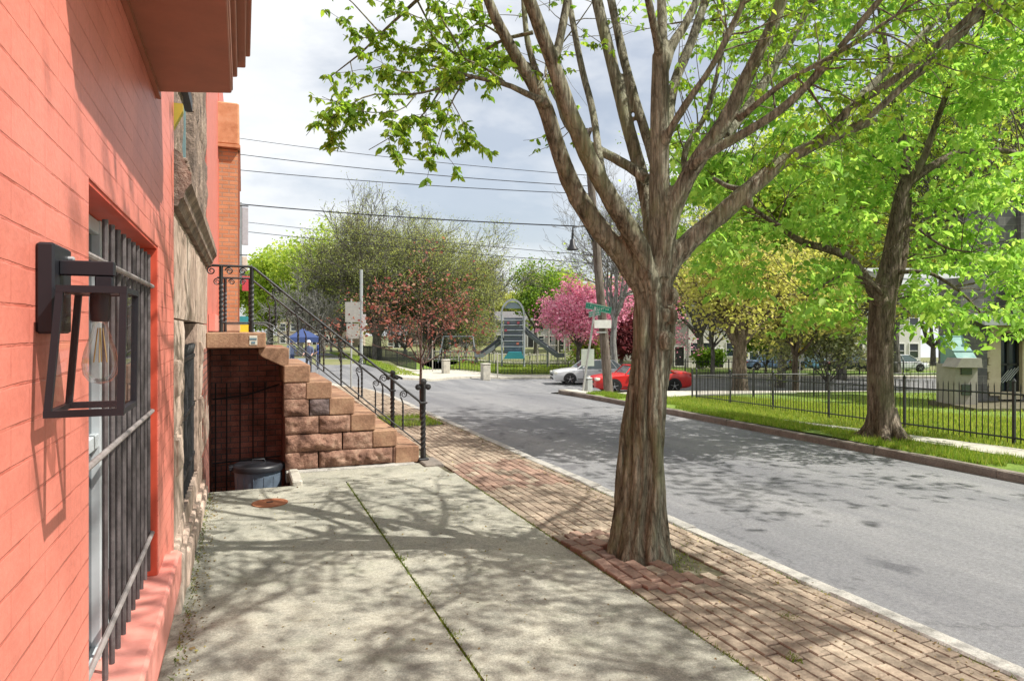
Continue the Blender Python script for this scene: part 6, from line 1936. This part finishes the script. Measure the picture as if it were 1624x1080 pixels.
mb.build('lattice', M_greymetal, wn, local=True)
mb = MB(); sl = Vector((0, 2.6, cz_(440) - cz_(505)))      # zinc standing seam roof
mb.add([(cx_(1540), -.5, cz_(508)), (cx_(1720), -.5, cz_(508)), (cx_(1720), 5.2, cz_(395)), (cx_(1540), 5.2, cz_(395)), (cx_(1540), -.5, cz_(516)), (cx_(1720), -.5, cz_(516)), (cx_(1720), 5.2, cz_(405)), (cx_(1540), 5.2, cz_(405))], [(0, 1, 2, 3), (4, 5, 6, 7), (0, 1, 5, 4), (1, 2, 6, 5), (2, 3, 7, 6), (3, 0, 4, 7)])
for k in range(7):
    t = k / 7; y0 = -.5 + 5.7 * t; z0 = cz_(508) + (cz_(395) - cz_(508)) * t
    mb.box(cx_(1540), cx_(1720), y0, y0 + .05, z0, z0 + .06)
mb.build('roof', M_zinc, ch, local=True)
mb = MB(); mb.box(cx_(1608), cx_(1640), -.6, .1, cz_(460) - .0, cz_(540)); mb.bbox(cx_(1600), cx_(1645), -.65, .12, cz_(462), cz_(452), .02); mb.build('buttress', M_stone, ch, local=True)
# low porch with a steep copper cap in front of the wall
px0, px1 = 1484, 1518
mb = MB(); mb.box(cx_(px0), cx_(px1), -.75, -.02, -.6, cz_(576)); pw = mb.build('porch', M_buff, ch, local=True)
mb = MB(); mb.prism([(-.80, cz_(576)), (-.01, cz_(576)), (-.01, cz_(532)), (-.12, cz_(532))], cx_(1491), cx_(1521), 'x')
for k in (.02, .45, .98):
    t = k; mb.box(cx_(1491), cx_(1521), -.80 + .68 * t - .03, -.80 + .68 * t + .03, cz_(576) + (cz_(534) - cz_(576)) * t, cz_(576) + (cz_(534) - cz_(576)) * t + .03)
mb.build('copper_cap', M_verd, ch, local=True)
mb = MB(); mb.prism([(cx_(1481), cz_(580)), (cx_(1521), cz_(580)), (cx_(1519), cz_(566)), (cx_(1490), cz_(566))], -.86, -.3, 'y'); mb.build('porch_eave', M_buff, ch, local=True)
for q0, q1, y0, y1 in ((1492, 1508, 591, 581), (1493, 1507, 622, 606)):
    mb = MB(); mb.box(cx_(q0), cx_(q1), -.79, -.72, cz_(y0), cz_(y1)); mb.build('porch_window', M_pane, ch, local=True)
mb = MB(); mb.box(cx_(1480), cx_(1700), -1.6, .2, -.5, .12); mb.build('plinth', M_soil, ch, local=True)

# ------------------------------------------------------------------ street market canopy with two people
tb = DR(38, (481 - 812) / F * 38)
M_blue = plain('blue_canvas', (.03, .055, .16), .8)
cn = empty('blue_canopy', tb, 'blue pop up canopy on the pavement beyond the stoop railing', 'canopy')
mb = MB(); w_ = .78; zt_ = 1.9
mb.add([(-w_, -w_, zt_), (w_, -w_, zt_), (w_, w_, zt_), (-w_, w_, zt_), (0, 0, zt_ + .5), (-w_, -w_, zt_ - .28), (w_, -w_, zt_ - .28), (w_, w_, zt_ - .28), (-w_, w_, zt_ - .28)], [(0, 1, 4), (1, 2, 4), (2, 3, 4), (3, 0, 4), (0, 1, 6, 5), (1, 2, 7, 6), (2, 3, 8, 7), (3, 0, 5, 8)])
mb.build('canvas', M_blue, cn, local=True, fix=False)
for i in (-1, 1):
    for j in (-1, 1):
        mb = MB(); mb.tube([(i * w_, j * w_, -.1), (i * w_, j * w_, zt_)], .03, 6); mb.build('leg', M_steel, cn, local=True)
tbl = empty('folding_table', DR(37.2, (470 - 812) / F * 37.2), 'folding table with pale cloth under the blue canopy', 'table')
mb = MB(); mb.bbox(-.75, .75, -.35, .35, .70, .74, .01); mb.build('table_top', M_blue, tbl, local=True)
mb = MB(); mb.box(-.76, .76, -.365, -.355, .25, .745); mb.build('cloth', plain('grey_blue_cloth', (.35, .4, .5), .8), tbl, local=True)
for i in (-.65, .65):
    mb = MB(); mb.tube([(i, .2, 0), (i, .2, .7)], .02, 6); mb.tube([(i, -.2, 0), (i, -.2, .7)], .02, 6); mb.build('leg', M_steel, tbl, local=True)


def person(label, p, rz, shirt, legs, skin, cap=None, hair=(.04, .03, .02), arm=.35, h=1.72):
    t = empty('person', p, label, 'person', None, rz)
    k = h / 1.75
    V = [(0, 0, .93), (0, 0, 1.12), (0, .01, 1.36), (0, .0, 1.48), (0, .02, 1.56), (0, .03, 1.66), (0, .02, 1.74),
         (-.19, 0, 1.41), (-.26, .02, 1.15), (-.24, arm * .6, .98), (-.23, arm * .85, .93), (.19, 0, 1.41), (.26, .02, 1.15), (.24, arm * .6, .98), (.23, arm * .85, .93),
         (-.10, 0, .86), (-.11, .03, .48), (-.11, 0, .09), (-.11, .14, .04), (.10, 0, .86), (.12, .05, .48), (.12, -.04, .09), (.12, .1, .04)]
    E = [(0, 1), (1, 2), (2, 3), (3, 4), (4, 5), (5, 6), (2, 7), (7, 8), (8, 9), (9, 10), (2, 11), (11, 12), (12, 13), (13, 14), (0, 15), (15, 16), (16, 17), (17, 18), (0, 19), (19, 20), (20, 21), (21, 22)]
    Rr = [.15, .14, .16, .07, .055, .095, .07, .06, .045, .034, .036, .06, .045, .034, .036, .09, .06, .042, .04, .09, .06, .042, .04]
    me = bpy.data.meshes.new('body'); me.from_pydata([(x * k, y * k, z * k) for x, y, z in V], E, [])
    o = bpy.data.objects.new('tmp', me); COL.objects.link(o)
    m1 = o.modifiers.new('k', 'SKIN'); m1.use_smooth_shade = True
    for i, sv in enumerate(me.skin_vertices[0].data):
        sv.radius = (Rr[i] * k * (1.15 if i < 3 else 1), Rr[i] * k * (.75 if i < 3 else 1)); sv.use_root = (i == 0)
    m2 = o.modifiers.new('s', 'SUBSURF'); m2.levels = 2; m2.render_levels = 2
    m2_ = bpy.data.meshes.new_from_object(o.evaluated_get(bpy.context.evaluated_depsgraph_get())); bpy.data.objects.remove(o)
    m2_.materials.clear()
    for m_ in (plain('skin_tone', skin, .6), plain('shirt_cloth', shirt, .85), plain('trouser_cloth', legs, .85), M_trimblk): m2_.materials.append(m_)
    for pl in m2_.polygons:
        c = pl.center / k
        pl.material_index = 3 if c.z < .09 else 2 if c.z < .95 and abs(c.x) < .2 else 0 if (c.z > 1.5 or c.z < 1.1 and abs(c.x) > .2) else 1
    b_ = bpy.data.objects.new('body', m2_); link(b_, t, True)
    mb = MB(); hc = (0, .03 * k, 1.675 * k)
    if cap:
        mb.lathe(hc, [(.108, .0), (.112, .03), (.095, .09), (.05, .12), (0, .125)], 16); mb.prism([(-.08, .05), (.08, .05), (.06, .2), (-.06, .2)], hc[2] + .01, hc[2] + .025, 'z'); mb.build('cap', plain('cap_cloth', cap, .8), t, local=True, smooth=True)
    else:
        mb.lathe((hc[0], hc[1] - .015, hc[2]), [(.10, -.05), (.112, .03), (.095, .09), (.05, .115), (0, .12)], 16); mb.build('hair', plain('dark_hair', hair, .7), t, local=True, smooth=True)
    f = MB(); f.lathe((0, .03 * k + .095, 1.635 * k), [(0, .03), (.014, 0), (.018, -.02), (0, -.025)], 8)
    f.build('nose', b_.data.materials[0], t, local=True, smooth=True)
    return t
q = DR(36.4, (490 - 812) / F * 36.4); person('person in a white cap, dark top and shorts standing by the blue canopy', q, R(150), (.10, .12, .2), (.05, .05, .06), (.45, .26, .19), (.75, .75, .75))
q = DR(39.2, (504 - 812) / F * 39.2); person('person in a blue shirt standing at the right edge of the canopy', q, R(100), (.04, .09, .33), (.06, .07, .12), (.30, .18, .13))
q = DR(37.6, (462 - 812) / F * 37.6); person('person in a pale blue shirt at the left side of the canopy', q, R(200), (.35, .42, .6), (.1, .12, .2), (.40, .25, .18))

# ------------------------------------------------------------------ light and camera
w = bpy.data.worlds.new('World'); sc.world = w; w.use_nodes = True
nt = w.node_tree; bg = nt.nodes['Background']
sky = nt.nodes.new('ShaderNodeTexSky'); sky.sky_type = 'NISHITA'; sky.sun_disc = False
el = math.atan(1 / math.hypot(SUNX, SUNY)); az = math.atan2(SUNX, -SUNY)   # towards the sun: (+SUNX, -SUNY)
sky.sun_elevation = el; sky.sun_rotation = az
sky.air_density = 1.0; sky.dust_density = 2.0; sky.ozone_density = 1.0
tc = nt.nodes.new('ShaderNodeTexCoord'); mp = nt.nodes.new('ShaderNodeMapping'); mp.inputs['Scale'].default_value = (1, 1, 2.6); mp.inputs['Location'].default_value = (.35, .2, .1)
nt.links.new(tc.outputs['Generated'], mp.inputs['Vector'])
n1 = N(nt, 'ShaderNodeTexNoise', Scale=1.9, Detail=9.0, Roughness=.55, Distortion=.25); nt.links.new(mp.outputs[0], n1.inputs['Vector'])
rp = ramp(nt, [(.37, (0.38,) * 3), (.53, (.92,) * 3), (.70, (1,) * 3)]); nt.links.new(n1.outputs[0], rp.inputs[0])
n2 = N(nt, 'ShaderNodeTexNoise', Scale=3.4, Detail=8.0, Roughness=.55); nt.links.new(mp.outputs[0], n2.inputs['Vector'])
r2 = ramp(nt, [(.32, (7.0, 7.25, 7.5)), (.66, (8.8, 8.9, 9.0))]); nt.links.new(n2.outputs[0], r2.inputs[0])
nt.links.new(mix(nt, rp.outputs[0], sky.outputs[0], r2.outputs[0]), bg.inputs['Color'])
bg.inputs['Strength'].default_value = 0.092
sun = bpy.data.lights.new('sun', 'SUN'); sun.energy = 5.0; sun.angle = R(.53); sun.color = (1, .955, .88)
so = bpy.data.objects.new('sun', sun); COL.objects.link(so)
so.rotation_euler = Vector((-SUNX, SUNY, -1)).to_track_quat('-Z', 'Y').to_euler()
cam = bpy.data.cameras.new('camera'); cam.lens = 24.0; cam.sensor_width = 36.0; cam.clip_start = .05; cam.clip_end = 1500
cam.shift_y = -15.0 / 1624
co_ = bpy.data.objects.new('camera', cam); COL.objects.link(co_)
co_.location = (0, 0, H); co_.rotation_euler = (R(90), 0, -TH)
sc.camera = co_
sc.view_settings.view_transform = 'Standard'; sc.view_settings.look = 'None'; sc.view_settings.exposure = 0.55; sc.view_settings.gamma = 1.0
cy = sc.cycles
cy.use_denoising = True
cy.max_bounces = 7; cy.diffuse_bounces = 3; cy.glossy_bounces = 3; cy.transmission_bounces = 4; cy.transparent_max_bounces = 12
cy.caustics_reflective = False; cy.caustics_refractive = False; cy.sample_clamp_indirect = 6.0
